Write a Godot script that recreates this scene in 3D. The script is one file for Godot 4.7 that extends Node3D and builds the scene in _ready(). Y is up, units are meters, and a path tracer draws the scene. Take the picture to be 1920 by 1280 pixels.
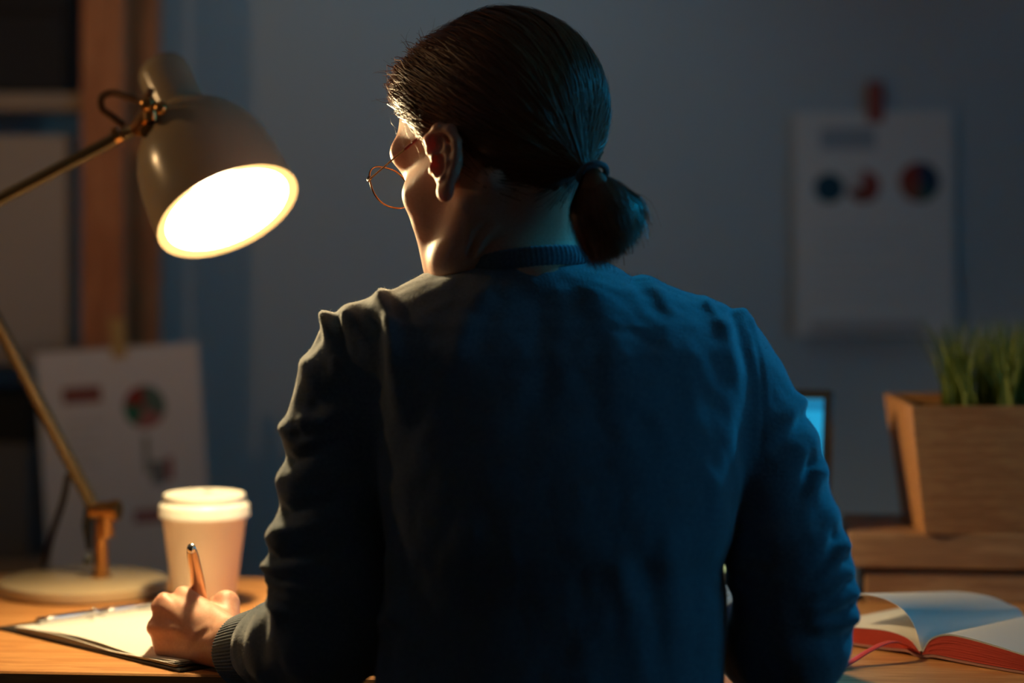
extends Node3D

# A person seen from behind, writing at a desk at night by the light of a desk lamp.
# World: x right, y up, +z towards the camera. The desk top is at y = 0.75.
const F := 4800.0          # focal length in pixels of the 1920x1280 picture
const EYE := Vector3(0, 1.255, 2.6)
const HORIZON := 328.0
const DESK := 0.75
const YAW := -0.087        # the room and the desk stand 5 degrees askew to the camera

var used := {}
var mats := {}
var rng := RandomNumberGenerator.new()
var t0 := 0


func _ready():
	t0 = Time.get_ticks_msec()
	rng.seed = 7
	# ---------------------------------------------------------------- camera
	var cam := Camera3D.new()
	cam.name = "camera"
	cam.near = 0.05
	cam.far = 50.0
	var lens := CameraAttributesPhysical.new()
	lens.frustum_near = 0.05
	lens.frustum_far = 50.0
	lens.frustum_focal_length = 85.0
	lens.frustum_focus_distance = 2.57
	lens.exposure_aperture = 1.7
	cam.attributes = lens
	cam.projection = Camera3D.PROJECTION_FRUSTUM
	cam.size = 1280.0 / F * 0.05
	cam.frustum_offset = Vector2(0, -(640.0 - HORIZON) / F * 0.05)
	cam.position = EYE
	add_child(cam)
	cam.current = true
	# ---------------------------------------------------------------- sky, exposure
	var env := Environment.new()
	env.background_mode = Environment.BG_COLOR
	env.background_color = Color(0.0, 0.47, 0.65)
	env.background_energy_multiplier = SKY_ENERGY
	env.tonemap_mode = Environment.TONE_MAPPER_LINEAR
	env.tonemap_exposure = 1.0
	env.sdfgi_enabled = true
	env.ssao_enabled = true
	env.ssil_enabled = true
	var we := WorldEnvironment.new()
	we.name = "world"
	we.environment = env
	add_child(we)
	make_materials()
	build_room()
	build_desk()
	build_lamp()
	build_unseen_spotlight()
	build_unseen_blue_light()
	build_unseen_floor_lamp()
	build_person()
	build_laptop()
	build_organizer()
	build_planter()
	build_shelf()
	build_sheets()
	build_notebook()
	build_clipboard()
	build_cup()
	print("seconds ", (Time.get_ticks_msec() - t0) / 1000.0)

const SKY_ENERGY := 9.0
const LAMP_ENERGY := 0.46
const WASH_ENERGY := 0.11
const WARM_ENERGY := 0.06
const BLUE_ENERGY := 1.35


# ==================================================================== helpers
func at(px: float, py: float, d: float) -> Vector3:   # the point seen at that pixel, d metres in front of the camera
	return Vector3((px - 960.0) * d / F, EYE.y - (py - HORIZON) * d / F, EYE.z - d)


func numbered(called: String) -> String:
	var n: int = used.get(called, 0)
	used[called] = n + 1
	return called if n == 0 else "%s_%03d" % [called, n]


func tag(o: Node3D, label: String, category: String, group := "") -> Node3D:
	o.set_meta("label", label)
	o.set_meta("category", category)
	if group:
		o.set_meta("group", group)
	return o


func thing(called: String, label: String, category: String, where: Vector3, turn := 0.0, group := "") -> Node3D:
	var o := Node3D.new()
	o.name = numbered(called)
	add_child(o)
	o.position = where
	o.rotation.y = turn
	return tag(o, label, category, group)


func in_world(o: Node3D) -> Transform3D:
	var x := Transform3D.IDENTITY
	var n: Node = o
	while n is Node3D and n != self:
		x = n.transform * x
		n = n.get_parent()
	return x


class Geo:
	var V := PackedVector3Array()
	var N := PackedVector3Array()
	var U := PackedVector2Array()
	var C := PackedColorArray()
	var I := PackedInt32Array()

	func vert(p: Vector3, n: Vector3, uv := Vector2.ZERO) -> int:
		V.append(p)
		N.append(n)
		U.append(uv)
		return V.size() - 1

	func tri_at(a: int, b: int, c: int):       # counter-clockwise from outside; Godot wants clockwise
		I.append(a)
		I.append(c)
		I.append(b)

	func quad_at(a: int, b: int, c: int, d: int):
		tri_at(a, b, c)
		tri_at(a, c, d)

	func quad(a: Vector3, b: Vector3, c: Vector3, d: Vector3, uvs := [Vector2(0, 1), Vector2(1, 1), Vector2(1, 0), Vector2(0, 0)]):
		var n := (b - a).cross(d - a)
		if n.length() < 1e-12:
			n = (c - a).cross(d - a)
		n = n.normalized()
		var i := vert(a, n, uvs[0])
		vert(b, n, uvs[1])
		vert(c, n, uvs[2])
		vert(d, n, uvs[3])
		quad_at(i, i + 1, i + 2, i + 3)

	func tri(a: Vector3, b: Vector3, c: Vector3):
		var n := (b - a).cross(c - a).normalized()
		var i := vert(a, n)
		vert(b, n)
		vert(c, n)
		tri_at(i, i + 1, i + 2)

	func quad_out(a: Vector3, b: Vector3, c: Vector3, d: Vector3, mid: Vector3):
		if (b - a).cross(d - a).dot((a + b + c + d) / 4.0 - mid) < 0.0:
			quad(a, d, c, b)
		else:
			quad(a, b, c, d)

	func box(c: Vector3, s: Vector3, b := 0.002, x := Transform3D.IDENTITY):
		var h := s / 2.0
		b = minf(b, minf(h.x, minf(h.y, h.z)) * 0.9)
		var mid := x * c
		var p := func(w: Array, k: int) -> Vector3:   # the corner's point on the face across axis k
			var v := Vector3(w[0] * (h.x - b), w[1] * (h.y - b), w[2] * (h.z - b))
			v[k] = w[k] * h[k]
			return x * (c + v)
		for k in 3:
			var u := (k + 1) % 3
			var v := (k + 2) % 3
			for s_ in [1, -1]:
				var q := []
				for e in [[-1, -1], [1, -1], [1, 1], [-1, 1]]:
					var w := [0, 0, 0]
					w[k] = s_
					w[u] = e[0]
					w[v] = e[1]
					q.append(p.call(w, k))
				quad_out(q[0], q[1], q[2], q[3], mid)
			if b <= 0.0:
				continue
			for su in [1, -1]:
				for sv in [1, -1]:
					var lo := [0, 0, 0]
					lo[u] = su
					lo[v] = sv
					lo[k] = -1
					var hi := lo.duplicate()
					hi[k] = 1
					quad_out(p.call(lo, u), p.call(lo, v), p.call(hi, v), p.call(hi, u), mid)
		if b > 0.0:
			for sx in [1, -1]:
				for sy in [1, -1]:
					for sz in [1, -1]:
						var w := [sx, sy, sz]
						var a: Vector3 = p.call(w, 0)
						var d: Vector3 = p.call(w, 1)
						var e: Vector3 = p.call(w, 2)
						if sx * sy * sz > 0:
							tri(a, d, e)
						else:
							tri(a, e, d)

	func hexa(p: Array):     # bottom 0..3 round, top 4..7 above them
		var mid := Vector3.ZERO
		for v in p:
			mid += v / 8.0
		quad_out(p[3], p[2], p[1], p[0], mid)
		quad_out(p[4], p[5], p[6], p[7], mid)
		for k in 4:
			var j := (k + 1) % 4
			quad_out(p[k], p[j], p[4 + j], p[4 + k], mid)

	func lathe(pr: Array, seg: int, x := Transform3D.IDENTITY):    # pr: Vector2(radius, height), outside to the right of the way it runs upwards
		var dirs := []
		for k in pr.size() - 1:
			var t: Vector2 = (pr[k + 1] - pr[k]).normalized()
			dirs.append(Vector2(t.y, -t.x))
		for k in pr.size() - 1:
			var n0: Vector2 = dirs[k]
			var n1: Vector2 = dirs[k]
			if k > 0 and dirs[k - 1].dot(dirs[k]) > 0.72:
				n0 = (dirs[k - 1] + dirs[k]).normalized()
			if k < pr.size() - 2 and dirs[k + 1].dot(dirs[k]) > 0.72:
				n1 = (dirs[k + 1] + dirs[k]).normalized()
			var first := V.size()
			for s in seg + 1:
				var a := TAU * s / seg
				var c := cos(a)
				var sn := sin(a)
				vert(x * Vector3(pr[k].x * c, pr[k].y, -pr[k].x * sn), (x.basis * Vector3(n0.x * c, n0.y, -n0.x * sn)).normalized(), Vector2(float(s) / seg, float(k) / pr.size()))
				vert(x * Vector3(pr[k + 1].x * c, pr[k + 1].y, -pr[k + 1].x * sn), (x.basis * Vector3(n1.x * c, n1.y, -n1.x * sn)).normalized(), Vector2(float(s) / seg, float(k + 1) / pr.size()))
			for s in seg:
				var i := first + s * 2
				quad_at(i, i + 2, i + 3, i + 1)

	func tube(pts: Array, r, seg := 10, caps := true, flat := 1.0):    # r: a radius, or one for each point
		var n := pts.size()
		var up := Vector3.UP
		var t_first: Vector3 = (pts[1] - pts[0]).normalized()
		if absf(t_first.dot(up)) > 0.9:
			up = Vector3.RIGHT
		var side := t_first.cross(up).normalized()
		var first := V.size()
		for k in n:
			var t: Vector3 = (pts[mini(k + 1, n - 1)] - pts[maxi(k - 1, 0)]).normalized()
			side = (side - t * side.dot(t)).normalized()
			var other := t.cross(side)
			var rad: float = r[k] if r is Array or r is PackedFloat32Array else r
			for s in seg:
				var a := TAU * s / seg
				var w := side * cos(a) + other * sin(a) * flat
				vert(pts[k] + w * rad, (side * cos(a) * flat + other * sin(a)).normalized())
		for k in n - 1:
			for s in seg:
				var a := first + k * seg + s
				var b := first + k * seg + (s + 1) % seg
				quad_at(a, b, b + seg, a + seg)
		if caps:
			for e in [0, n - 1]:
				var t: Vector3 = (pts[1] - pts[0]).normalized() if e else (pts[0] - pts[1]).normalized()
				if e:
					t = (pts[n - 1] - pts[n - 2]).normalized()
				var c := vert(pts[e], t)
				var ring := []
				for s in seg:
					ring.append(vert(V[first + e * seg + s], t))
				for s in seg:
					if e:
						tri_at(c, ring[s], ring[(s + 1) % seg])
					else:
						tri_at(c, ring[(s + 1) % seg], ring[s])

	func ball(c: Vector3, r: Vector3, seg := 20, x := Basis.IDENTITY):
		var rows := seg / 2
		var first := V.size()
		for j in rows + 1:
			var el := PI * j / rows - PI / 2
			for s in seg + 1:
				var a := TAU * s / seg
				var u := Vector3(cos(el) * cos(a), sin(el), -cos(el) * sin(a))
				vert(c + x * (u * r), (x * (u / r)).normalized(), Vector2(float(s) / seg, float(j) / rows))
		for j in rows:
			for s in seg:
				var i := first + j * (seg + 1) + s
				quad_at(i, i + 1, i + seg + 2, i + seg + 1)

	func sheet(nu: int, nv: int, at_uv: Callable, thick := 0.0):   # a smooth surface over u, v in 0..1; thick gives it a second side
		var sides := [0.0] if thick == 0.0 else [0.5, -0.5]
		var firsts := []
		for s in sides:
			var first := V.size()
			firsts.append(first)
			for j in nv + 1:
				for i in nu + 1:
					var u := float(i) / nu
					var v := float(j) / nv
					var p: Vector3 = at_uv.call(u, v)
					var du: Vector3 = at_uv.call(minf(u + 0.01, 1.0), v) - at_uv.call(maxf(u - 0.01, 0.0), v)
					var dv: Vector3 = at_uv.call(u, minf(v + 0.01, 1.0)) - at_uv.call(u, maxf(v - 0.01, 0.0))
					var n := du.cross(dv).normalized()
					vert(p + n * thick * s, n if s >= 0.0 else -n, Vector2(u, 1.0 - v))
			for j in nv:
				for i in nu:
					var a := first + j * (nu + 1) + i
					if s >= 0.0:
						quad_at(a, a + 1, a + nu + 2, a + nu + 1)
					else:
						quad_at(a, a + nu + 1, a + nu + 2, a + 1)
		if thick != 0.0:
			var edge := []
			for i in nu:
				edge.append(i)
			for j in nv:
				edge.append(j * (nu + 1) + nu)
			for i in nu:
				edge.append(nv * (nu + 1) + nu - i)
			for j in nv:
				edge.append((nv - j) * (nu + 1))
			for k in edge.size():
				var a: int = edge[k]
				var b: int = edge[(k + 1) % edge.size()]
				quad(V[firsts[1] + a], V[firsts[1] + b], V[firsts[0] + b], V[firsts[0] + a])


func put(called: String, g: Geo, m: Material, parent: Node3D = self, given_in_world := true) -> MeshInstance3D:
	var o := MeshInstance3D.new()
	o.name = numbered(called) if parent == self else called
	parent.add_child(o, true)
	if given_in_world and parent != self:
		var inv := in_world(parent).affine_inverse()
		g.V = inv * g.V
		var b := inv.basis
		if not b.is_equal_approx(Basis.IDENTITY):
			for k in g.N.size():
				g.N[k] = b * g.N[k]
	var arrays := []
	arrays.resize(Mesh.ARRAY_MAX)
	arrays[Mesh.ARRAY_VERTEX] = g.V
	arrays[Mesh.ARRAY_NORMAL] = g.N
	if g.U.size() == g.V.size():
		arrays[Mesh.ARRAY_TEX_UV] = g.U
	if g.C.size() == g.V.size():
		arrays[Mesh.ARRAY_COLOR] = g.C
	arrays[Mesh.ARRAY_INDEX] = g.I
	var me := ArrayMesh.new()
	me.add_surface_from_arrays(Mesh.PRIMITIVE_TRIANGLES, arrays)
	me.surface_set_material(0, m)
	o.mesh = me
	return o


func struct(called: String, g: Geo, m: Material, x := Transform3D.IDENTITY) -> MeshInstance3D:
	var o := put(called, g, m)
	o.transform = x
	o.set_meta("kind", "structure")
	return o


func curve(pts: Array, n: int) -> Array:       # a smooth line through the points
	var out := []
	var m := pts.size() - 1
	for k in n + 1:
		var t := float(k) / n * m
		var i := mini(int(t), m - 1)
		var f := t - i
		var a = pts[maxi(i - 1, 0)]
		var b = pts[i]
		var c = pts[i + 1]
		var d = pts[mini(i + 2, m)]
		out.append(0.5 * (2.0 * b + (c - a) * f + (2.0 * a - 5.0 * b + 4.0 * c - d) * f * f + (3.0 * b - a - 3.0 * c + d) * f * f * f))
	return out


# -------------------------------------------------------------------- a field of joined shapes, meshed as surface nets
class Field:
	var o: Vector3
	var h: float
	var k: float
	var nx: int
	var ny: int
	var nz: int
	var acc := PackedFloat32Array()
	var f := PackedFloat32Array()

	func _init(lo: Vector3, hi: Vector3, cell: float, blend: float):
		o = lo
		h = cell
		k = blend
		nx = int((hi.x - lo.x) / h) + 2
		ny = int((hi.y - lo.y) / h) + 2
		nz = int((hi.z - lo.z) / h) + 2
		acc.resize(nx * ny * nz)

	func span(lo: Vector3, hi: Vector3) -> Array:
		var a := (lo - o) / h
		var b := (hi - o) / h
		return [maxi(0, int(floor(a.x))), mini(nx - 1, int(ceil(b.x))), maxi(0, int(floor(a.y))), mini(ny - 1, int(ceil(b.y))), maxi(0, int(floor(a.z))), mini(nz - 1, int(ceil(b.z)))]

	func capsule(a: Vector3, b: Vector3, ra: float, rb: float):
		var m := 5.0 / k + h
		var r := maxf(ra, rb) + m
		var s := span(a.min(b) - Vector3(r, r, r), a.max(b) + Vector3(r, r, r))
		var ba := b - a
		var bb := maxf(ba.dot(ba), 1e-12)
		var dr := rb - ra
		for z in range(s[4], s[5] + 1):
			for y in range(s[2], s[3] + 1):
				var i: int = (z * ny + y) * nx + s[0]
				var p := Vector3(o.x + s[0] * h, o.y + y * h, o.z + z * h) - a
				for x in range(s[0], s[1] + 1):
					var t := clampf(p.dot(ba) / bb, 0.0, 1.0)
					var d := (p - ba * t).length() - ra - dr * t
					if d < m:
						acc[i] += exp(-k * d)
					p.x += h
					i += 1

	func chain(pts: Array, rs: Array):
		for n in pts.size() - 1:
			capsule(pts[n], pts[n + 1], rs[n], rs[n + 1])

	func ellipsoid(c: Vector3, r: Vector3, basis := Basis.IDENTITY):
		var m := 5.0 / k + h
		var e := maxf(r.x, maxf(r.y, r.z)) + m
		var s := span(c - Vector3(e, e, e), c + Vector3(e, e, e))
		var inv := basis.transposed()
		var ir := Vector3.ONE / r
		var ir2 := ir * ir
		for z in range(s[4], s[5] + 1):
			for y in range(s[2], s[3] + 1):
				var i: int = (z * ny + y) * nx + s[0]
				for x in range(s[0], s[1] + 1):
					var p := inv * (Vector3(o.x + x * h, o.y + y * h, o.z + z * h) - c)
					var q := (p * ir).length()
					var d := -r.x if q < 1e-4 else q * (q - 1.0) / (p * ir2).length()
					if d < m:
						acc[i] += exp(-k * d)
					i += 1

	func cut(c: Vector3, r: Vector3, basis := Basis.IDENTITY):      # call after settle()
		var e := maxf(r.x, maxf(r.y, r.z)) + 3.0 * h
		var s := span(c - Vector3(e, e, e), c + Vector3(e, e, e))
		var inv := basis.transposed()
		var w := 2.0 / k
		for z in range(s[4], s[5] + 1):
			for y in range(s[2], s[3] + 1):
				var i: int = (z * ny + y) * nx + s[0]
				for x in range(s[0], s[1] + 1):
					var p := inv * (Vector3(o.x + x * h, o.y + y * h, o.z + z * h) - c)
					var q := (p / r).length()
					var d := -r.x if q < 1e-4 else q * (q - 1.0) / (p / (r * r)).length()
					var u := maxf(w - absf(f[i] + d), 0.0) / w
					f[i] = maxf(f[i], -d) + u * u * w * 0.25
					i += 1

	func settle():
		f.resize(acc.size())
		f.fill(0.05)
		for i in acc.size():
			var a := acc[i]
			if a > 1e-6:
				f[i] = -log(a) / k

	func mesh(g: Geo):
		var sx := 1
		var sy := nx
		var sz := nx * ny
		var cell := {}
		var edges := PackedInt32Array()
		for z in range(1, nz - 1):
			for y in range(1, ny - 1):
				var i := (z * ny + y) * nx + 1
				for x in range(1, nx - 1):
					var a := f[i] < 0.0
					if a != (f[i + sx] < 0.0):
						edges.append(i)
						edges.append(0)
					if a != (f[i + sy] < 0.0):
						edges.append(i)
						edges.append(1)
					if a != (f[i + sz] < 0.0):
						edges.append(i)
						edges.append(2)
					i += 1
		var base := g.V.size()
		var st := [sx, sy, sz]
		for e in range(0, edges.size(), 2):
			var i := edges[e]
			var ax := edges[e + 1]
			var u: int = st[(ax + 1) % 3]
			var v: int = st[(ax + 2) % 3]
			var q := [i - u - v, i - v, i, i - u]
			for c in 4:
				var n: int = q[c]
				if not cell.has(n):
					cell[n] = g.V.size()
					g.V.append(point(n, sy, sz))
				q[c] = cell[n]
			if f[i] < 0.0:
				g.quad_at(q[0], q[1], q[2], q[3])
			else:
				g.quad_at(q[3], q[2], q[1], q[0])
		return base

	func point(n: int, sy: int, sz: int) -> Vector3:
		var sum := Vector3.ZERO
		var count := 0
		var v := [f[n], f[n + 1], f[n + sy], f[n + sy + 1], f[n + sz], f[n + sz + 1], f[n + sy + sz], f[n + sy + sz + 1]]
		for e in [[0, 1], [2, 3], [4, 5], [6, 7], [0, 2], [1, 3], [4, 6], [5, 7], [0, 4], [1, 5], [2, 6], [3, 7]]:
			var a: float = v[e[0]]
			var b: float = v[e[1]]
			if (a < 0.0) != (b < 0.0):
				var t := a / (a - b)
				var pa := Vector3(e[0] & 1, (e[0] >> 1) & 1, e[0] >> 2)
				var pb := Vector3(e[1] & 1, (e[1] >> 1) & 1, e[1] >> 2)
				sum += pa.lerp(pb, t)
				count += 1
		var x := n % nx
		var y := (n / nx) % ny
		var z := n / (nx * ny)
		return o + (Vector3(x, y, z) + sum / maxi(count, 1)) * h


func smooth(g: Geo):             # normals from the faces
	g.N.resize(g.V.size())
	g.N.fill(Vector3.ZERO)
	for t in range(0, g.I.size(), 3):
		var a := g.I[t]
		var b := g.I[t + 1]
		var c := g.I[t + 2]
		var n := (g.V[c] - g.V[a]).cross(g.V[b] - g.V[a])
		g.N[a] += n
		g.N[b] += n
		g.N[c] += n
	for k in g.N.size():
		g.N[k] = g.N[k].normalized()
	g.U.clear()


func relax(g: Geo, amount := 0.5):       # one pass of smoothing of the points
	var sum := PackedVector3Array()
	var cnt := PackedInt32Array()
	sum.resize(g.V.size())
	cnt.resize(g.V.size())
	for t in range(0, g.I.size(), 3):
		for e in 3:
			var a := g.I[t + e]
			var b := g.I[t + (e + 1) % 3]
			sum[a] += g.V[b]
			sum[b] += g.V[a]
			cnt[a] += 1
			cnt[b] += 1
	for k in g.V.size():
		if cnt[k]:
			g.V[k] = g.V[k].lerp(sum[k] / cnt[k], amount)


# ==================================================================== materials
func noise_tex(freq: float, size := 512, octaves := 4, kind := FastNoiseLite.TYPE_SIMPLEX_SMOOTH, ramp: Array = [], normal := false, bump := 4.0, sd := 1) -> NoiseTexture2D:
	var n := FastNoiseLite.new()
	n.noise_type = kind
	n.frequency = freq
	n.fractal_octaves = octaves
	n.seed = sd
	var t := NoiseTexture2D.new()
	t.width = size
	t.height = size
	t.seamless = true
	t.noise = n
	if normal:
		t.as_normal_map = true
		t.bump_strength = bump
	if ramp:
		var gr := Gradient.new()
		gr.offsets = PackedFloat32Array(ramp[0])
		gr.colors = PackedColorArray(ramp[1])
		t.color_ramp = gr
	return t


func plain(c: Color, rough := 0.6, metal := 0.0) -> StandardMaterial3D:
	var m := StandardMaterial3D.new()
	m.albedo_color = c
	m.roughness = rough
	m.metallic = metal
	return m


func tri_scale(m: StandardMaterial3D, s: Vector3, world := false) -> StandardMaterial3D:
	m.uv1_triplanar = true
	m.uv1_world_triplanar = world
	m.uv1_scale = s
	return m


func wood(a: Color, b: Color, c: Color, scale: Vector3, rough := 0.5, sd := 3) -> StandardMaterial3D:
	var m := plain(Color.WHITE, rough)
	m.albedo_texture = noise_tex(0.012, 512, 5, FastNoiseLite.TYPE_SIMPLEX_SMOOTH, [[0.0, 0.35, 0.5, 0.62, 1.0], [a, b, a.lerp(b, 0.4), c, b]], false, 1.0, sd)
	m.heightmap_enabled = true
	m.heightmap_texture = noise_tex(0.03, 512, 3, FastNoiseLite.TYPE_SIMPLEX_SMOOTH, [], false, 1.0, sd + 1)
	m.heightmap_scale = 0.02
	return tri_scale(m, scale)


func make_materials():
	var m: StandardMaterial3D
	mats.wall = tri_scale(plain(Color(0.70, 0.745, 0.775), 0.85), Vector3.ONE * 2.0)
	mats.wall.heightmap_enabled = true
	mats.wall.heightmap_texture = noise_tex(0.05, 512, 4)
	mats.wall.heightmap_scale = 0.03
	mats.ceiling = plain(Color(0.7, 0.7, 0.7), 0.9)
	mats.floor = wood(Color(0.30, 0.2, 0.13), Color(0.24, 0.15, 0.1), Color(0.34, 0.24, 0.16), Vector3(6, 6, 0.6), 0.5, 11)
	mats.desk = wood(Color(0.82, 0.58, 0.34), Color(0.76, 0.51, 0.28), Color(0.86, 0.63, 0.39), Vector3(0.8, 9, 9), 0.42, 5)
	mats.organizer = wood(Color(0.66, 0.50, 0.36), Color(0.58, 0.43, 0.30), Color(0.7, 0.55, 0.4), Vector3(0.9, 8, 8), 0.5, 6)
	mats.bamboo = wood(Color(0.74, 0.52, 0.32), Color(0.66, 0.44, 0.26), Color(0.78, 0.57, 0.36), Vector3(1.6, 16, 16), 0.5, 8)
	mats.post = wood(Color(0.72, 0.46, 0.30), Color(0.66, 0.40, 0.25), Color(0.76, 0.50, 0.33), Vector3(9, 0.8, 9), 0.55, 9)
	mats.shelf = plain(Color(0.58, 0.52, 0.47), 0.6)
	mats.enamel = plain(Color(0.72, 0.64, 0.51), 0.22)
	mats.enamel_in = plain(Color(0.92, 0.9, 0.85), 0.5)
	mats.brass = plain(Color(0.80, 0.58, 0.34), 0.28, 1.0)
	mats.arm = plain(Color(0.40, 0.35, 0.25), 0.4, 0.5)
	mats.chrome = plain(Color(0.85, 0.85, 0.86), 0.16, 1.0)
	mats.black = plain(Color(0.05, 0.05, 0.055), 0.45)
	mats.cord = plain(Color(0.16, 0.13, 0.12), 0.8)
	mats.textile = plain(Color(0.45, 0.30, 0.18), 0.8)
	m = plain(Color(1, 0.85, 0.6), 0.5)
	m.emission_enabled = true
	m.emission = Color(1.0, 0.86, 0.62)
	m.emission_energy_multiplier = 6.0
	mats.bulb = m
	m = plain(Color(1, 0.9, 0.8), 0.5)
	m.emission_enabled = true
	m.emission = Color(0.60, 0.90, 1.0)
	m.emission_energy_multiplier = 3.0
	mats.spot_glass = m
	m = plain(Color(0.1, 0.7, 1.0), 0.5)
	m.emission_enabled = true
	m.emission = Color(0.0, 0.70, 0.97)
	m.emission_energy_multiplier = 3.0
	mats.blue_glass = m
	m = plain(Color(1, 0.85, 0.65), 0.5)
	m.emission_enabled = true
	m.emission = Color(1.0, 0.80, 0.55)
	m.emission_energy_multiplier = 40.0
	mats.globe = m
	mats.paper = plain(Color(0.92, 0.90, 0.86), 0.75)
	mats.paper_under = mats.paper
	mats.board = plain(Color(0.16, 0.15, 0.15), 0.5)
	mats.cup = plain(Color(0.89, 0.78, 0.67), 0.55)
	mats.lid = plain(Color(0.92, 0.90, 0.85), 0.3)
	mats.red_edge = plain(Color(0.72, 0.20, 0.10), 0.7)
	mats.cover = plain(Color(0.62, 0.42, 0.36), 0.6)
	mats.ribbon = plain(Color(0.86, 0.22, 0.16), 0.5)
	mats.ribbon.rim_enabled = true
	mats.ribbon.rim = 0.4
	m = plain(Color(0.36, 0.42, 0.10), 0.5)
	m.backlight_enabled = true
	m.backlight = Color(0.3, 0.35, 0.1)
	mats.grass = m
	mats.soil = plain(Color(0.09, 0.07, 0.05), 0.9)
	mats.tape = plain(Color(0.76, 0.62, 0.38), 0.6)
	mats.tape_red = plain(Color(0.62, 0.30, 0.26), 0.6)
	# cloth
	m = plain(Color.WHITE, 0.95)
	m.albedo_texture = noise_tex(0.09, 512, 3, FastNoiseLite.TYPE_SIMPLEX_SMOOTH, [[0.0, 0.5, 1.0], [Color(0.27, 0.33, 0.38), Color(0.34, 0.40, 0.45), Color(0.42, 0.47, 0.51)]])
	m.heightmap_enabled = true
	m.heightmap_texture = noise_tex(0.12, 512, 2)
	m.heightmap_scale = 0.05
	m.rim_enabled = true
	m.rim = 0.7
	m.rim_tint = 0.5
	m.metallic_specular = 0.2
	mats.knit = tri_scale(m, Vector3.ONE * 5.0)
	mats.rib = m.duplicate()
	mats.rib.heightmap_scale = 0.02
	m = plain(Color(0.88, 0.67, 0.56), 0.5)
	m.albedo_texture = noise_tex(0.05, 512, 4, FastNoiseLite.TYPE_SIMPLEX_SMOOTH, [[0.0, 0.5, 1.0], [Color(0.92, 0.88, 0.86), Color(0.97, 0.95, 0.94), Color(1, 1, 1)]])
	m.heightmap_enabled = true
	m.heightmap_texture = noise_tex(0.2, 512, 2)
	m.heightmap_scale = 0.012
	m.subsurf_scatter_enabled = true
	m.subsurf_scatter_strength = 0.15
	mats.skin = tri_scale(m, Vector3.ONE * 10.0)
	m = plain(Color(0.50, 0.285, 0.155), 0.42)
	m.vertex_color_use_as_albedo = true
	m.metallic_specular = 0.5
	mats.hair = m
	mats.hair_cap = plain(Color(0.50, 0.285, 0.155), 0.6)
	mats.tie = plain(Color(0.38, 0.40, 0.42), 0.8)
	mats.eye = plain(Color(0.9, 0.88, 0.85), 0.15)
	mats.jeans = plain(Color(0.10, 0.12, 0.17), 0.9)
	mats.shoe = plain(Color(0.2, 0.2, 0.2), 0.7)
	mats.frame = plain(Color(0.50, 0.36, 0.24), 0.25, 1.0)
	mats.temple_tip = plain(Color(0.70, 0.10, 0.06), 0.35)
	m = plain(Color(1, 1, 1, 0.06), 0.03)
	m.transparency = BaseMaterial3D.TRANSPARENCY_ALPHA
	mats.glass = m
	mats.pen = plain(Color(0.80, 0.68, 0.53), 0.34, 0.9)
	mats.keys = plain(Color(0.06, 0.06, 0.065), 0.5)
	mats.laptop = plain(Color(0.34, 0.33, 0.33), 0.35, 0.9)


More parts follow.
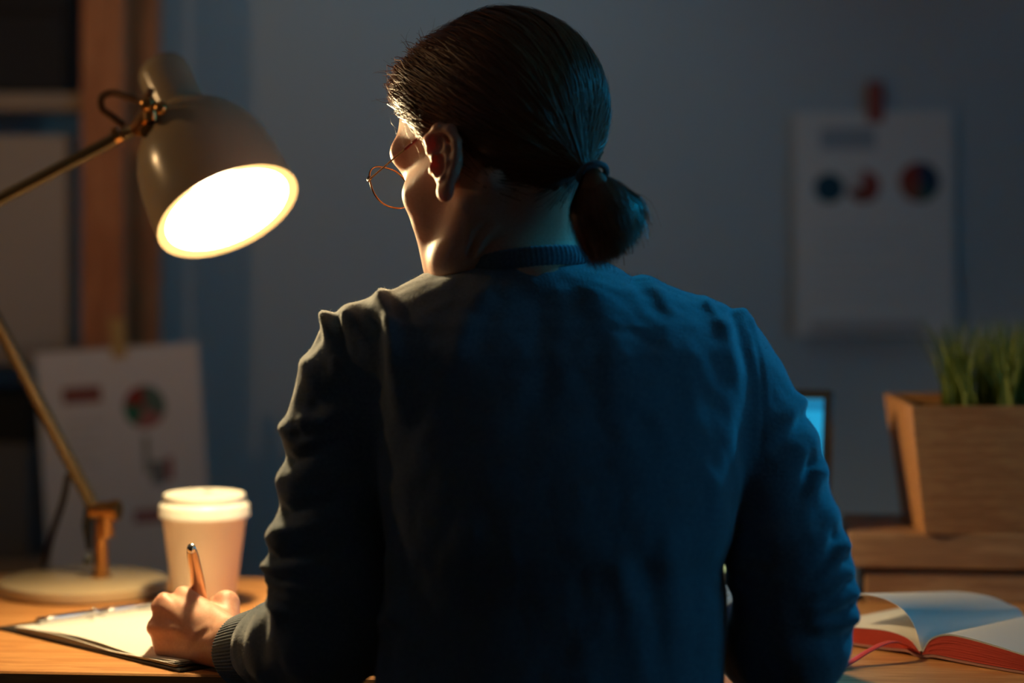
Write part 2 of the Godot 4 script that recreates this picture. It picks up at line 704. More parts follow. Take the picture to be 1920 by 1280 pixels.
# ==================================================================== the room
func build_room():
	var x := Transform3D(Basis(Vector3.UP, YAW), Vector3(0, 0, 0))
	var back := -1.45
	var g := Geo.new()
	g.box(Vector3(0.2, -0.05, 1.35), Vector3(5.4, 0.1, 6.0), 0.0)
	struct("floor", g, mats.floor, x)
	g = Geo.new()
	g.box(Vector3(0.2, 2.65, 1.35), Vector3(5.4, 0.1, 6.0), 0.0)
	struct("ceiling", g, mats.ceiling, x)
	g = Geo.new()
	g.box(Vector3(0.2, 1.3, back - 0.05), Vector3(5.4, 2.6, 0.1), 0.0)
	struct("wall_back", g, mats.wall, x)
	g = Geo.new()
	g.box(Vector3(0.2, 1.3, 4.25), Vector3(5.4, 2.6, 0.1), 0.0)
	struct("wall_front", g, mats.wall, x)
	g = Geo.new()
	g.box(Vector3(-2.3, 1.3, 1.35), Vector3(0.1, 2.6, 5.7), 0.0)
	struct("wall_left", g, mats.wall, x)
	# an unseen window in the right wall, placed to let in blue light
	var wz0 := -0.1
	var wz1 := 0.6
	var wy0 := 0.95
	var wy1 := 2.2
	var wx := 1.75
	var th := 0.26
	g = Geo.new()
	g.box(Vector3(wx + th / 2, wy0 / 2, 1.35), Vector3(th, wy0, 5.7), 0.0)
	g.box(Vector3(wx + th / 2, (wy1 + 2.6) / 2, 1.35), Vector3(th, 2.6 - wy1, 5.7), 0.0)
	g.box(Vector3(wx + th / 2, (wy0 + wy1) / 2, (back + wz0) / 2), Vector3(th, wy1 - wy0, wz0 - back), 0.0)
	g.box(Vector3(wx + th / 2, (wy0 + wy1) / 2, (4.2 + wz1) / 2), Vector3(th, wy1 - wy0, 4.2 - wz1), 0.0)
	struct("wall_right", g, mats.wall, x)
	var win := Node3D.new()
	win.name = "unseen_window_1"
	win.set_meta("kind", "structure")
	add_child(win)
	win.transform = x
	var fx := wx + th - 0.05
	g = Geo.new()
	for s in [wz0 + 0.025, wz1 - 0.025, (wz0 + wz1) / 2]:
		g.box(Vector3(fx, (wy0 + wy1) / 2, s), Vector3(0.05, wy1 - wy0, 0.05), 0.004)
	for s in [wy0 + 0.025, wy1 - 0.025]:
		g.box(Vector3(fx, s, (wz0 + wz1) / 2), Vector3(0.05, 0.05, wz1 - wz0 - 0.1), 0.004)
	put("window_frame", g, mats.enamel_in, win, false)
	for s in [0, 1]:
		g = Geo.new()
		var za: float = [wz0 + 0.05, (wz0 + wz1) / 2 + 0.025][s]
		var zb: float = [(wz0 + wz1) / 2 - 0.025, wz1 - 0.05][s]
		g.quad(Vector3(fx, wy0 + 0.05, zb), Vector3(fx, wy0 + 0.05, za), Vector3(fx, wy1 - 0.05, za), Vector3(fx, wy1 - 0.05, zb))
		put("pane", g, mats.glass, win, false)


func build_desk():
	var d := thing("desk", "orange-brown wooden desk with a smooth grained top under the lamp and papers", "desk", Vector3(0, 0, 0.04), YAW)
	var g := Geo.new()
	g.box(Vector3(-0.03, DESK - 0.014, -0.31), Vector3(1.8, 0.028, 0.62), 0.002)
	put("tabletop", g, mats.desk, d, false)
	for sx in [-0.87, 0.81]:
		for sz in [-0.05, -0.57]:
			g = Geo.new()
			g.box(Vector3(sx, (DESK - 0.028) / 2, sz), Vector3(0.05, DESK - 0.028, 0.05), 0.003)
			put("leg", g, mats.black, d, false)
	g = Geo.new()
	g.box(Vector3(-0.03, DESK - 0.06, -0.57), Vector3(1.63, 0.06, 0.02), 0.002)
	put("rear_rail", g, mats.black, d, false)


# ==================================================================== the desk lamp
func build_lamp():
	var base_at := at(156, 1112, 3.1)
	base_at.y = DESK
	var l := thing("desk_lamp", "glowing olive desk lamp with bell shade, brass joints and round base", "lamp", base_at)
	var x := Transform3D(Basis.IDENTITY, base_at)
	var g := Geo.new()
	g.lathe([Vector2(0, 0), Vector2(0.098, 0), Vector2(0.1025, 0.003), Vector2(0.1035, 0.011), Vector2(0.1025, 0.0145), Vector2(0.098, 0.0165), Vector2(0.03, 0.0185), Vector2(0, 0.0185)], 64, x)
	put("base", g, mats.enamel, l)
	# stem and its joint
	var foot := at(190, 1068, 3.1)
	foot.y = DESK + 0.018
	var jt := at(196, 956, 3.1)
	g = Geo.new()
	g.tube([foot, foot + Vector3(0, 0.004, 0), foot + Vector3(0, 0.0045, 0)], [0.0125, 0.0125, 0.008], 20)
	g.tube([foot, jt + Vector3(-0.004, -0.012, 0)], [0.0085, 0.0085], 20)
	put("stem", g, mats.brass, l)
	g = Geo.new()
	var jd := Vector3(1, 0.06, 0.35).normalized()
	g.tube([jt - jd * 0.017, jt - jd * 0.0165, jt + jd * 0.010, jt + jd * 0.0105, jt + jd * 0.0185, jt + jd * 0.019], [0.009, 0.0105, 0.0105, 0.0125, 0.0125, 0.011], 24)
	g.tube([jt + Vector3(0.002, -0.006, 0), jt + Vector3(0.002, -0.032, 0)], [0.0105, 0.0105], 20)
	put("joint", g, mats.brass, l)
	g = Geo.new()
	var bk := at(176, 975, 3.1)
	g.tube([at(168, 1030, 3.11), at(164, 985, 3.11), at(168, 940, 3.11)], [0.007, 0.013, 0.010], 16, true, 0.5)
	g.tube([at(160, 1046, 3.09), at(172, 1050, 3.09)], [0.007, 0.007], 16)
	put("bracket", g, mats.black, l)
	# arms
	var elbow := at(-98, 425, 2.90)
	g = Geo.new()
	g.tube([at(172, 946, 3.1), at(166, 932, 3.1), elbow], [0.0075, 0.0082, 0.0082], 18)
	put("lower_arm", g, mats.arm, l)
	var wrist := at(268, 234, 2.880)
	g = Geo.new()
	g.tube([elbow, at(225, 256, 2.910), wrist], [0.0072, 0.0072, 0.0072], 18)
	put("upper_arm", g, mats.arm, l)
	g = Geo.new()
	g.tube([elbow - Vector3(0, 0, 0.016), elbow + Vector3(0, 0, 0.016)], [0.014, 0.014], 24)
	put("elbow_joint", g, mats.brass, l)
	# shade: a lathe along the axis that the light leaves by
	var open := at(428, 398, 2.840)
	var axis := Vector3(0.415, -0.775, 0.475).normalized()
	var up := -axis
	var side := up.cross(Vector3(0, 0, 1)).normalized()
	var xs := Transform3D(Basis(side, up, side.cross(up)) * Basis.from_scale(Vector3.ONE * 0.960), open)
	g = Geo.new()
	g.lathe([Vector2(0.0748, 0.0036), Vector2(0.0848, 0.0012), Vector2(0.0862, 0.0008), Vector2(0.0868, 0.003), Vector2(0.0862, 0.03), Vector2(0.0842, 0.06), Vector2(0.080, 0.085), Vector2(0.072, 0.107), Vector2(0.060, 0.126), Vector2(0.048, 0.138), Vector2(0.038, 0.145), Vector2(0.0335, 0.150), Vector2(0.0318, 0.156)], 72, xs)
	var shade := put("lamp_shade", g, mats.enamel, l)
	g = Geo.new()
	g.lathe([Vector2(0.0, 0.140), Vector2(0.040, 0.136), Vector2(0.055, 0.122), Vector2(0.067, 0.104), Vector2(0.075, 0.085), Vector2(0.079, 0.06), Vector2(0.080, 0.03), Vector2(0.079, 0.015), Vector2(0.0748, 0.0036)], 72, xs)
	put("inner_face", g, mats.enamel_in, shade)
	g = Geo.new()
	g.lathe([Vector2(0.0318, 0.154), Vector2(0.0318, 0.208), Vector2(0.0305, 0.216), Vector2(0.027, 0.222), Vector2(0.02, 0.225), Vector2(0, 0.226)], 48, xs)
	put("cap", g, mats.enamel, l)
	g = Geo.new()
	g.ball(xs * Vector3(0, 0.024, 0), Vector3.ONE * 0.026, 28)
	put("bulb", g, mats.bulb, l)
	g = Geo.new()
	g.tube([xs * Vector3(0, 0.05, 0), xs * Vector3(0, 0.14, 0)], [0.016, 0.018], 24)
	put("socket", g, mats.enamel_in, l)
	var light := OmniLight3D.new()
	light.name = "bulb_light"
	light.light_color = Color(1.0, 0.88, 0.66)
	light.light_energy = LAMP_ENERGY
	light.light_size = 0.025
	light.omni_range = 8.0
	light.omni_attenuation = 2.0
	light.shadow_enabled = true
	l.add_child(light)
	light.position = in_world(l).affine_inverse() * (xs * Vector3(0, 0.024, 0))
	# the joint at the shade: clamp, screws and the cord that loops into the cap
	g = Geo.new()
	g.tube([at(262, 240, 2.875), at(284, 208, 2.840)], [0.011, 0.011], 20)
	g.tube([at(281, 190, 2.835), at(283, 226, 2.835)], [0.0085, 0.0085], 20)
	g.ball(at(277, 195, 2.825), Vector3.ONE * 0.009, 20)
	g.ball(at(302, 203, 2.815), Vector3.ONE * 0.008, 20)
	g.tube([at(272, 240, 2.865), at(276, 246, 2.840)], [0.008, 0.008], 16)
	g.tube([at(214, 256, 2.885), at(226, 250, 2.885)], [0.0095, 0.0095], 18)
	put("clamp", g, mats.brass, l)
	g = Geo.new()
	g.tube(curve([at(232, 236, 2.880), at(210, 218, 2.880), at(192, 205, 2.880), at(190, 184, 2.880), at(210, 174, 2.880), at(240, 182, 2.870), at(268, 190, 2.860), at(283, 170, 2.840)], 40), 0.0042, 10)
	put("cord", g, mats.textile, l)
	g = Geo.new()
	g.tube(curve([at(128, 890, 3.12), at(118, 940, 3.14), at(98, 1000, 3.2), at(84, 1062, 3.24)], 24), 0.0042, 10)
	put("cord", g, mats.cord, l)


# an unseen ceiling spotlight, placed to light the wall behind the desk
func build_unseen_spotlight():
	var from := Vector3(-0.12, 2.34, -0.82)
	var to := Vector3(-0.25, 0.9, -1.45)
	var s := thing("unseen_ceiling_spotlight", "unseen small black ceiling spotlight placed to light the grey wall behind the desk", "lamp", Vector3(from.x, 2.6, from.z))
	var g := Geo.new()
	g.lathe([Vector2(0, 2.585), Vector2(0.04, 2.585), Vector2(0.042, 2.588), Vector2(0.042, 2.6), Vector2(0, 2.6)], 32, Transform3D(Basis.IDENTITY, Vector3(from.x, 0, from.z)))
	put("ceiling_rose", g, mats.black, s)
	g = Geo.new()
	g.tube([Vector3(from.x, 2.586, from.z), from], 0.007, 14)
	put("stalk", g, mats.black, s)
	var a := (to - from).normalized()
	var side := a.cross(Vector3.RIGHT).normalized()
	var x := Transform3D(Basis(side, a, side.cross(a)), from)
	g = Geo.new()
	g.lathe([Vector2(0, -0.05), Vector2(0.03, -0.05), Vector2(0.034, -0.045), Vector2(0.036, 0.06), Vector2(0.033, 0.06), Vector2(0.033, 0.044), Vector2(0, 0.044)], 36, x)
	put("housing", g, mats.black, s)
	g = Geo.new()
	g.lathe([Vector2(0.032, 0.046), Vector2(0.032, 0.050), Vector2(0, 0.052)], 36, x)
	put("lamp_glass", g, mats.spot_glass, s)
	var l := SpotLight3D.new()
	l.name = "unseen_spot_light"
	l.light_color = Color(0.60, 0.90, 1.0)
	l.light_energy = WASH_ENERGY
	l.light_size = 0.03
	l.spot_range = 6.0
	l.spot_attenuation = 2.0
	l.spot_angle = 46.0
	l.spot_angle_attenuation = 1.0
	l.shadow_enabled = true
	s.add_child(l)
	l.look_at_from_position(x * Vector3(0, 0.07, 0), to)


# an unseen blue spotlight at the right, placed to light hair, shoulder and sleeve
func build_unseen_blue_light():
	var from := Vector3(1.10, 1.74, -0.72)
	var to := Vector3(0.22, 1.01, 0.15)
	var s := thing("unseen_blue_spotlight", "unseen blue ceiling spotlight on a long stalk, placed to light the right shoulder of the person", "lamp", Vector3(from.x, 2.6, from.z))
	var g := Geo.new()
	g.lathe([Vector2(0, 2.585), Vector2(0.04, 2.585), Vector2(0.042, 2.588), Vector2(0.042, 2.6), Vector2(0, 2.6)], 32, Transform3D(Basis.IDENTITY, Vector3(from.x, 0, from.z)))
	put("ceiling_rose", g, mats.black, s)
	g = Geo.new()
	g.tube([Vector3(from.x, 2.586, from.z), from], 0.008, 14)
	put("stalk", g, mats.black, s)
	var d := (to - from).normalized()
	var side := d.cross(Vector3.UP).normalized()
	var x := Transform3D(Basis(side, d, side.cross(d)), from)
	g = Geo.new()
	g.lathe([Vector2(0, -0.09), Vector2(0.05, -0.09), Vector2(0.056, -0.08), Vector2(0.058, 0.0), Vector2(0.075, 0.06), Vector2(0.072, 0.06), Vector2(0.056, 0.002), Vector2(0, 0.0)], 40, x)
	put("housing", g, mats.black, s)
	g = Geo.new()
	g.lathe([Vector2(0.05, 0.002), Vector2(0.05, 0.006), Vector2(0, 0.008)], 40, x)
	put("lamp_glass", g, mats.blue_glass, s)
	var l := SpotLight3D.new()
	l.name = "unseen_blue_spot_light"
	l.light_color = Color(0.0, 0.70, 0.97)
	l.light_energy = BLUE_ENERGY
	l.light_size = 0.05
	l.spot_range = 6.0
	l.spot_attenuation = 2.0
	l.spot_angle = 17.0
	l.spot_angle_attenuation = 1.0
	l.shadow_enabled = true
	s.add_child(l)
	l.look_at_from_position(x * Vector3(0, 0.07, 0), to)


# unseen warm lamp, left, placed to light lamp shade, neck, ear and shelf
func build_unseen_floor_lamp():
	var c := Vector3(-1.04, 1.47, -0.34)
	var s := thing("unseen_floor_lamp", "unseen slim floor lamp with a small globe, placed left of the desk to light neck, ear and shelf", "lamp", Vector3(c.x, 0, c.z))
	var g := Geo.new()
	g.lathe([Vector2(0, 0.0), Vector2(0.13, 0.0), Vector2(0.132, 0.012), Vector2(0.12, 0.018), Vector2(0.012, 0.022), Vector2(0.010, 0.03), Vector2(0.010, c.y - 0.06), Vector2(0.014, c.y - 0.05), Vector2(0.014, c.y - 0.018), Vector2(0, c.y - 0.018)], 40, Transform3D(Basis.IDENTITY, Vector3(c.x, 0, c.z)))
	put("stand", g, mats.black, s)
	g = Geo.new()
	g.ball(c, Vector3.ONE * 0.022, 28)
	put("globe", g, mats.globe, s)
	var l := OmniLight3D.new()
	l.name = "unseen_globe_light"
	l.light_color = Color(1.0, 0.80, 0.55)
	l.light_energy = WARM_ENERGY
	l.light_size = 0.02
	l.omni_range = 8.0
	l.omni_attenuation = 2.0
	l.shadow_enabled = true
	s.add_child(l)
	l.position = Vector3(0, c.y, 0)


# ==================================================================== the person
var person: Node3D
var head: Transform3D
const HS := 1.093


func head_frame():
	var th := deg_to_rad(45.0)
	var ph := deg_to_rad(27.0)
	var xl := Vector3(-cos(th), 0, sin(th))
	var yl := Vector3(-sin(ph) * sin(th), cos(ph), -sin(ph) * cos(th))
	var zl := Vector3(-sin(th) * cos(ph), -sin(ph), -cos(th) * cos(ph))
	var b := Basis(Vector3(0, 0, 1), deg_to_rad(-8.0)) * Basis(xl, yl, zl)
	head = Transform3D(b * Basis.from_scale(Vector3.ONE * HS), at(925, 212, 2.55))


func build_person():
	head_frame()
	person = thing("person", "person with dark ponytail, in blue-grey knit sweater, writing at the desk", "person", Vector3(0.04, 0, 0.2))
	build_skin()
	print("skin ", (Time.get_ticks_msec() - t0) / 1000.0)
	build_sweater()
	print("sweater ", (Time.get_ticks_msec() - t0) / 1000.0)
	build_hair()
	print("hair ", (Time.get_ticks_msec() - t0) / 1000.0)
	build_lower()
	build_glasses()
	build_pen()
	build_stool()


func join(g: Geo, part: Geo, x := Transform3D.IDENTITY):
	var base := g.V.size()
	g.V.append_array(x * part.V)
	var n := PackedVector3Array()
	for v in part.N:
		n.append((x.basis * v).normalized())
	g.N.append_array(n)
	for i in part.I:
		g.I.append(i + base)
	g.U.clear()


func build_skin():
	var skin := Geo.new()
	# head and neck, in the head's own axes: x to its left, y up, z to the face
	var f := Field.new(Vector3(-0.1, -0.27, -0.135), Vector3(0.1, 0.105, 0.15), 0.0025, 150.0)
	f.ellipsoid(Vector3(0, -0.002, -0.008), Vector3(0.0735, 0.088, 0.092))
	f.ellipsoid(Vector3(0, -0.002, 0.03), Vector3(0.064, 0.062, 0.064))
	f.ellipsoid(Vector3(0, -0.07, 0.028), Vector3(0.059, 0.072, 0.064))
	for s in [1.0, -1.0]:
		f.capsule(Vector3(s * 0.049, -0.062, 0.060), Vector3(s * 0.060, -0.055, 0.018), 0.018, 0.013)
		f.capsule(Vector3(s * 0.050, -0.098, 0.002), Vector3(s * 0.038, -0.130, 0.045), 0.017, 0.017)
		f.capsule(Vector3(s * 0.038, -0.130, 0.045), Vector3(s * 0.012, -0.150, 0.076), 0.017, 0.016)
		f.capsule(Vector3(s * 0.042, -0.088, 0.062), Vector3(s * 0.026, -0.125, 0.076), 0.016, 0.014)
		f.capsule(Vector3(s * 0.012, -0.012, 0.088), Vector3(s * 0.050, -0.016, 0.073), 0.0125, 0.0115)
		f.capsule(Vector3(s * 0.010, -0.078, 0.094), Vector3(s * 0.012, -0.077, 0.09), 0.008, 0.008)
		f.ellipsoid(Vector3(s * 0.031, -0.036, 0.071), Vector3(0.014, 0.0125, 0.0125))
		f.capsule(Vector3(s * 0.004, -0.110, 0.089), Vector3(s * 0.020, -0.112, 0.078), 0.0062, 0.004)
		f.capsule(Vector3(s * 0.004, -0.119, 0.088), Vector3(s * 0.018, -0.116, 0.079), 0.0066, 0.004)
	f.capsule(Vector3(0, -0.026, 0.086), Vector3(0, -0.072, 0.105), 0.0085, 0.0115)
	f.ellipsoid(Vector3(0, -0.148, 0.079), Vector3(0.02, 0.016, 0.016))
	var hi := head.affine_inverse()
	var neck := [hi * at(990, 545, 2.53), hi * at(985, 485, 2.545), hi * at(972, 430, 2.553), Vector3(0, -0.075, -0.022)]
	f.chain(neck, [0.046, 0.044, 0.045, 0.046])
	f.capsule(Vector3(0.028, -0.128, 0.048), hi * at(880, 530, 2.585), 0.024, 0.026)
	f.capsule(hi * at(912, 520, 2.57), Vector3(0, -0.125, 0.02), 0.034, 0.034)      # throat
	f.capsule(Vector3(0.054, -0.082, -0.030), hi * at(925, 500, 2.535), 0.010, 0.008)   # the cords of the neck
	f.capsule(hi * at(948, 415, 2.515), hi * at(915, 490, 2.53), 0.009, 0.009)
	f.capsule(hi * at(1000, 400, 2.515), hi * at(980, 490, 2.525), 0.014, 0.014)
	f.settle()
	survey(f)
	var g := Geo.new()
	f.mesh(g)
	relax(g, 0.5)
	smooth(g)
	var shaped := Geo.new()
	join(shaped, g, head)
	press(shaped, [[3, 4, 892, 474, 906, 446, 930, 424], [-3.5, 4, 884, 474, 897, 440, 915, 416], [2.5, 5, 874, 470, 880, 440, 884, 405], [-2, 5, 905, 476, 925, 452, 945, 440]], 2.51)
	join(skin, shaped)
	# ears
	for s in [1.0, -1.0]:
		var e := Field.new(Vector3(-0.028, -0.052, -0.026), Vector3(0.036, 0.05, 0.024), 0.0012, 750.0)
		e.chain([Vector3(-0.003, 0.006, 0.002), Vector3(-0.011, 0.013, 0.005), Vector3(-0.0105, 0.026, 0.007), Vector3(0.001, 0.034, 0.009), Vector3(0.013, 0.030, 0.010), Vector3(0.0185, 0.016, 0.010), Vector3(0.0165, 0.0, 0.009), Vector3(0.011, -0.014, 0.007), Vector3(0.004, -0.026, 0.005)], [0.0028, 0.0036, 0.0046, 0.0052, 0.0048, 0.0042, 0.0040, 0.0040, 0.0046])
		e.ellipsoid(Vector3(0.000, -0.030, 0.004), Vector3(0.0085, 0.0115, 0.0048))
		e.ellipsoid(Vector3(0.004, 0.006, 0.002), Vector3(0.0155, 0.029, 0.004))
		e.chain([Vector3(0.001, 0.024, 0.005), Vector3(0.008, 0.013, 0.008), Vector3(0.0085, -0.002, 0.009), Vector3(0.003, -0.014, 0.007)], [0.0032, 0.0034, 0.0036, 0.0038])
		e.capsule(Vector3(-0.012, -0.006, 0.0), Vector3(-0.010, -0.003, 0.005), 0.005, 0.0036)
		e.capsule(Vector3(-0.004, -0.018, 0.003), Vector3(0.001, -0.017, 0.007), 0.004, 0.0036)
		e.capsule(Vector3(-0.004, 0.010, -0.016), Vector3(-0.001, 0.008, 0.0), 0.013, 0.012)
		e.capsule(Vector3(-0.006, -0.010, -0.016), Vector3(-0.003, -0.010, 0.0), 0.010, 0.009)
		e.settle()
		e.cut(Vector3(-0.002, -0.003, 0.009), Vector3(0.0075, 0.0115, 0.0085))
		e.cut(Vector3(-0.002, 0.018, 0.011), Vector3(0.0060, 0.010, 0.0065))
		var ge := Geo.new()
		e.mesh(ge)
		relax(ge, 0.4)
		smooth(ge)
		var al := deg_to_rad(-10.0)
		var u := Vector3(s * sin(al), 0, -cos(al))
		var v := Vector3(0, 1, 0)
		var w := Vector3(s * cos(al), 0, sin(al))
		var lean := Basis(Vector3.RIGHT, deg_to_rad(-10.0))
		if s < 0.0:
			for t in range(0, ge.I.size(), 3):
				var k := ge.I[t + 1]
				ge.I[t + 1] = ge.I[t + 2]
				ge.I[t + 2] = k
		join(skin, ge, head * Transform3D(lean * Basis(u, v, w) * Basis.from_scale(Vector3(1.08, 0.87, 0.9)), Vector3(s * 0.0775, -0.058, -0.002)))
	# the left hand, closed round the pen
	var lw := at(440, 1208, 2.60)
	var mcp := [at(345, 1122, 2.685), at(310, 1136, 2.672), at(299, 1172, 2.664), at(308, 1212, 2.66)]
	var pip := [at(352, 1126, 2.732), at(316, 1142, 2.722), at(306, 1182, 2.712), at(318, 1222, 2.702)]
	var dip := [at(374, 1158, 2.748), at(340, 1172, 2.745), at(334, 1204, 2.735), at(344, 1230, 2.722)]
	var tip := [at(388, 1186, 2.738), at(372, 1196, 2.738), at(368, 1215, 2.728), at(374, 1232, 2.714)]
	var h := Field.new(at(250, 1285, 2.52).min(at(250, 1285, 2.79)), at(520, 1080, 2.50).max(at(520, 1080, 2.79)), 0.002, 620.0)
	var rm := [0.0125, 0.0128, 0.0118, 0.0108]
	var roots := [at(420, 1178, 2.622), at(418, 1192, 2.615), at(420, 1210, 2.610), at(424, 1225, 2.606)]
	for k in 4:
		h.capsule(roots[k], mcp[k], 0.0155, rm[k])
		h.chain([mcp[k], pip[k], dip[k], tip[k]], [rm[k] - 0.001, 0.0098, 0.0086, 0.0072])
		if k < 3:
			h.capsule((roots[k] + roots[k + 1]) / 2, (mcp[k] + mcp[k + 1]) / 2 - Vector3(0, 0.002, 0.0), 0.0155, 0.0105)
	h.capsule(lw + Vector3(0.045, -0.004, 0.04), lw, 0.0285, 0.0265)
	h.capsule(lw, at(405, 1200, 2.63), 0.0265, 0.023)
	h.capsule(at(395, 1215, 2.64), at(350, 1195, 2.68), 0.020, 0.016)               # the heel of the hand
	h.chain([at(424, 1192, 2.632), at(424, 1132, 2.668), at(412, 1136, 2.715), at(386, 1172, 2.742)], [0.0165, 0.0135, 0.0115, 0.0085])
	h.capsule(at(415, 1185, 2.65), at(420, 1135, 2.67), 0.0165, 0.0125)
	h.settle()
	g = Geo.new()
	h.mesh(g)
	relax(g, 0.5)
	smooth(g)
	press(g, [[-1.3, 3.5, 312, 1110, 322, 1122, 338, 1138], [1.43, 5, 281, 1141, 292, 1146, 305, 1150], [-1.17, 5, 281, 1161, 294, 1164, 315, 1168], [1.43, 6, 279, 1183, 290, 1188, 300, 1192], [0.845, 5, 302, 1138, 340, 1155, 392, 1180], [0.6, 6, 328, 1172, 338, 1175, 348, 1178], [-0.975, 6, 330, 1188, 345, 1192, 360, 1196], [-0.91, 3, 406, 1162, 382, 1181, 360, 1210], [0.78, 4, 398, 1158, 374, 1177, 352, 1206], [1.04, 6, 300, 1118, 318, 1106, 334, 1103], [-0.78, 4, 395, 1128, 380, 1120, 372, 1112]], 2.655)
	join(skin, g)
	# the right hand, lying at the keyboard of the laptop
	var rw := at(1312, 1150, 2.68)
	var r := Field.new(Vector3(rw.x - 0.19, rw.y - 0.06, rw.z - 0.19), Vector3(rw.x + 0.09, rw.y + 0.06, rw.z + 0.06), 0.0028, 380.0)
	var fw := Vector3(-0.75, 0, -0.66)
	var sd := Vector3(-0.66, 0, 0.75)      # towards the thumb
	for k in 4:
		var o: float = [0.028, 0.009, -0.010, -0.027][k]
		var ln: float = [0.95, 1.05, 0.98, 0.8][k]
		var a := rw + fw * 0.088 + sd * o + Vector3(0, 0.003, 0)
		r.capsule(rw + sd * o * 0.55 + fw * 0.012, a, 0.0155, 0.0118)
		r.chain([a, a + fw * 0.042 * ln + Vector3(0, 0.004, 0), a + fw * 0.063 * ln + Vector3(0, -0.012, 0), a + fw * 0.072 * ln + Vector3(0, -0.027, 0)], [0.0105, 0.0095, 0.0085, 0.0072])
		if k < 3:
			r.capsule(rw + fw * 0.02 + sd * (o - 0.009) * 0.6, a - sd * 0.0095 - fw * 0.004, 0.0155, 0.011)
	r.capsule(rw - fw * 0.04 + Vector3(0.02, 0, 0), rw, 0.0255, 0.0245)
	r.chain([rw + fw * 0.018 + sd * 0.015, rw + fw * 0.045 + sd * 0.045 - Vector3(0, 0.006, 0), rw + fw * 0.075 + sd * 0.052 - Vector3(0, 0.012, 0), rw + fw * 0.10 + sd * 0.048 - Vector3(0, 0.018, 0)], [0.0175, 0.0135, 0.0108, 0.0085])
	r.settle()
	g = Geo.new()
	r.mesh(g)
	relax(g, 0.5)
	smooth(g)
	join(skin, g)
	# what the clothes cover: trunk, arms and legs
	var b := Field.new(Vector3(-0.32, 0.02, -0.35), Vector3(0.36, 1.2, 0.4), 0.016, 60.0)
	b.chain([at(988, 520, 2.53), at(1000, 620, 2.51), at(1040, 900, 2.45), at(1040, 1300, 2.43), at(1040, 1650, 2.40)], [0.04, 0.068, 0.08, 0.08, 0.085])
	b.chain([at(690, 680, 2.51), at(628, 1170, 2.425), at(500, 1212, 2.54), lw + Vector3(0.03, -0.003, 0.03)], [0.028, 0.022, 0.014, 0.010])
	b.chain([at(1330, 680, 2.51), at(1482, 1190, 2.42), at(1400, 1180, 2.55), rw - fw * 0.04 + Vector3(0.02, 0, 0)], [0.028, 0.022, 0.014, 0.010])
	for s in [-1.0, 1.0]:
		b.chain([Vector3(0.04 + s * 0.09, 0.52, 0.19), Vector3(0.04 + s * 0.12, 0.53, -0.16), Vector3(0.04 + s * 0.11, 0.12, -0.13)], [0.07, 0.05, 0.036])
	b.settle()
	g = Geo.new()
	b.mesh(g)
	smooth(g)
	join(skin, g)
	put("body", skin, mats.skin, person)
	for s in [1.0, -1.0]:
		g = Geo.new()
		g.ball(head * Vector3(s * 0.031, -0.037, 0.074), Vector3.ONE * 0.0118 * HS, 16)
		put("eye", g, mats.eye, person)


# ---- the sweater: a trunk lofted through its outlines, joined with the sleeves; then folds and seams
func loft_rows() -> Array:      # pixel row, middle, half width, half depth in metres, distance
	return [[474, 982, 110, 0.066, 2.562], [488, 984, 142, 0.077, 2.56], [508, 988, 185, 0.084, 2.546], [535, 1000, 248, 0.096, 2.535], [565, 1015, 305, 0.106, 2.526], [600, 1022, 350, 0.114, 2.512], [650, 1030, 368, 0.122, 2.495], [720, 1042, 362, 0.128, 2.48], [800, 1050, 352, 0.13, 2.46], [900, 1050, 342, 0.13, 2.44], [1000, 1046, 325, 0.128, 2.426], [1060, 1040, 312, 0.126, 2.423], [1130, 1040, 322, 0.126, 2.42], [1280, 1030, 328, 0.13, 2.41], [1450, 1030, 335, 0.135, 2.4], [1580, 1030, 330, 0.13, 2.4]]


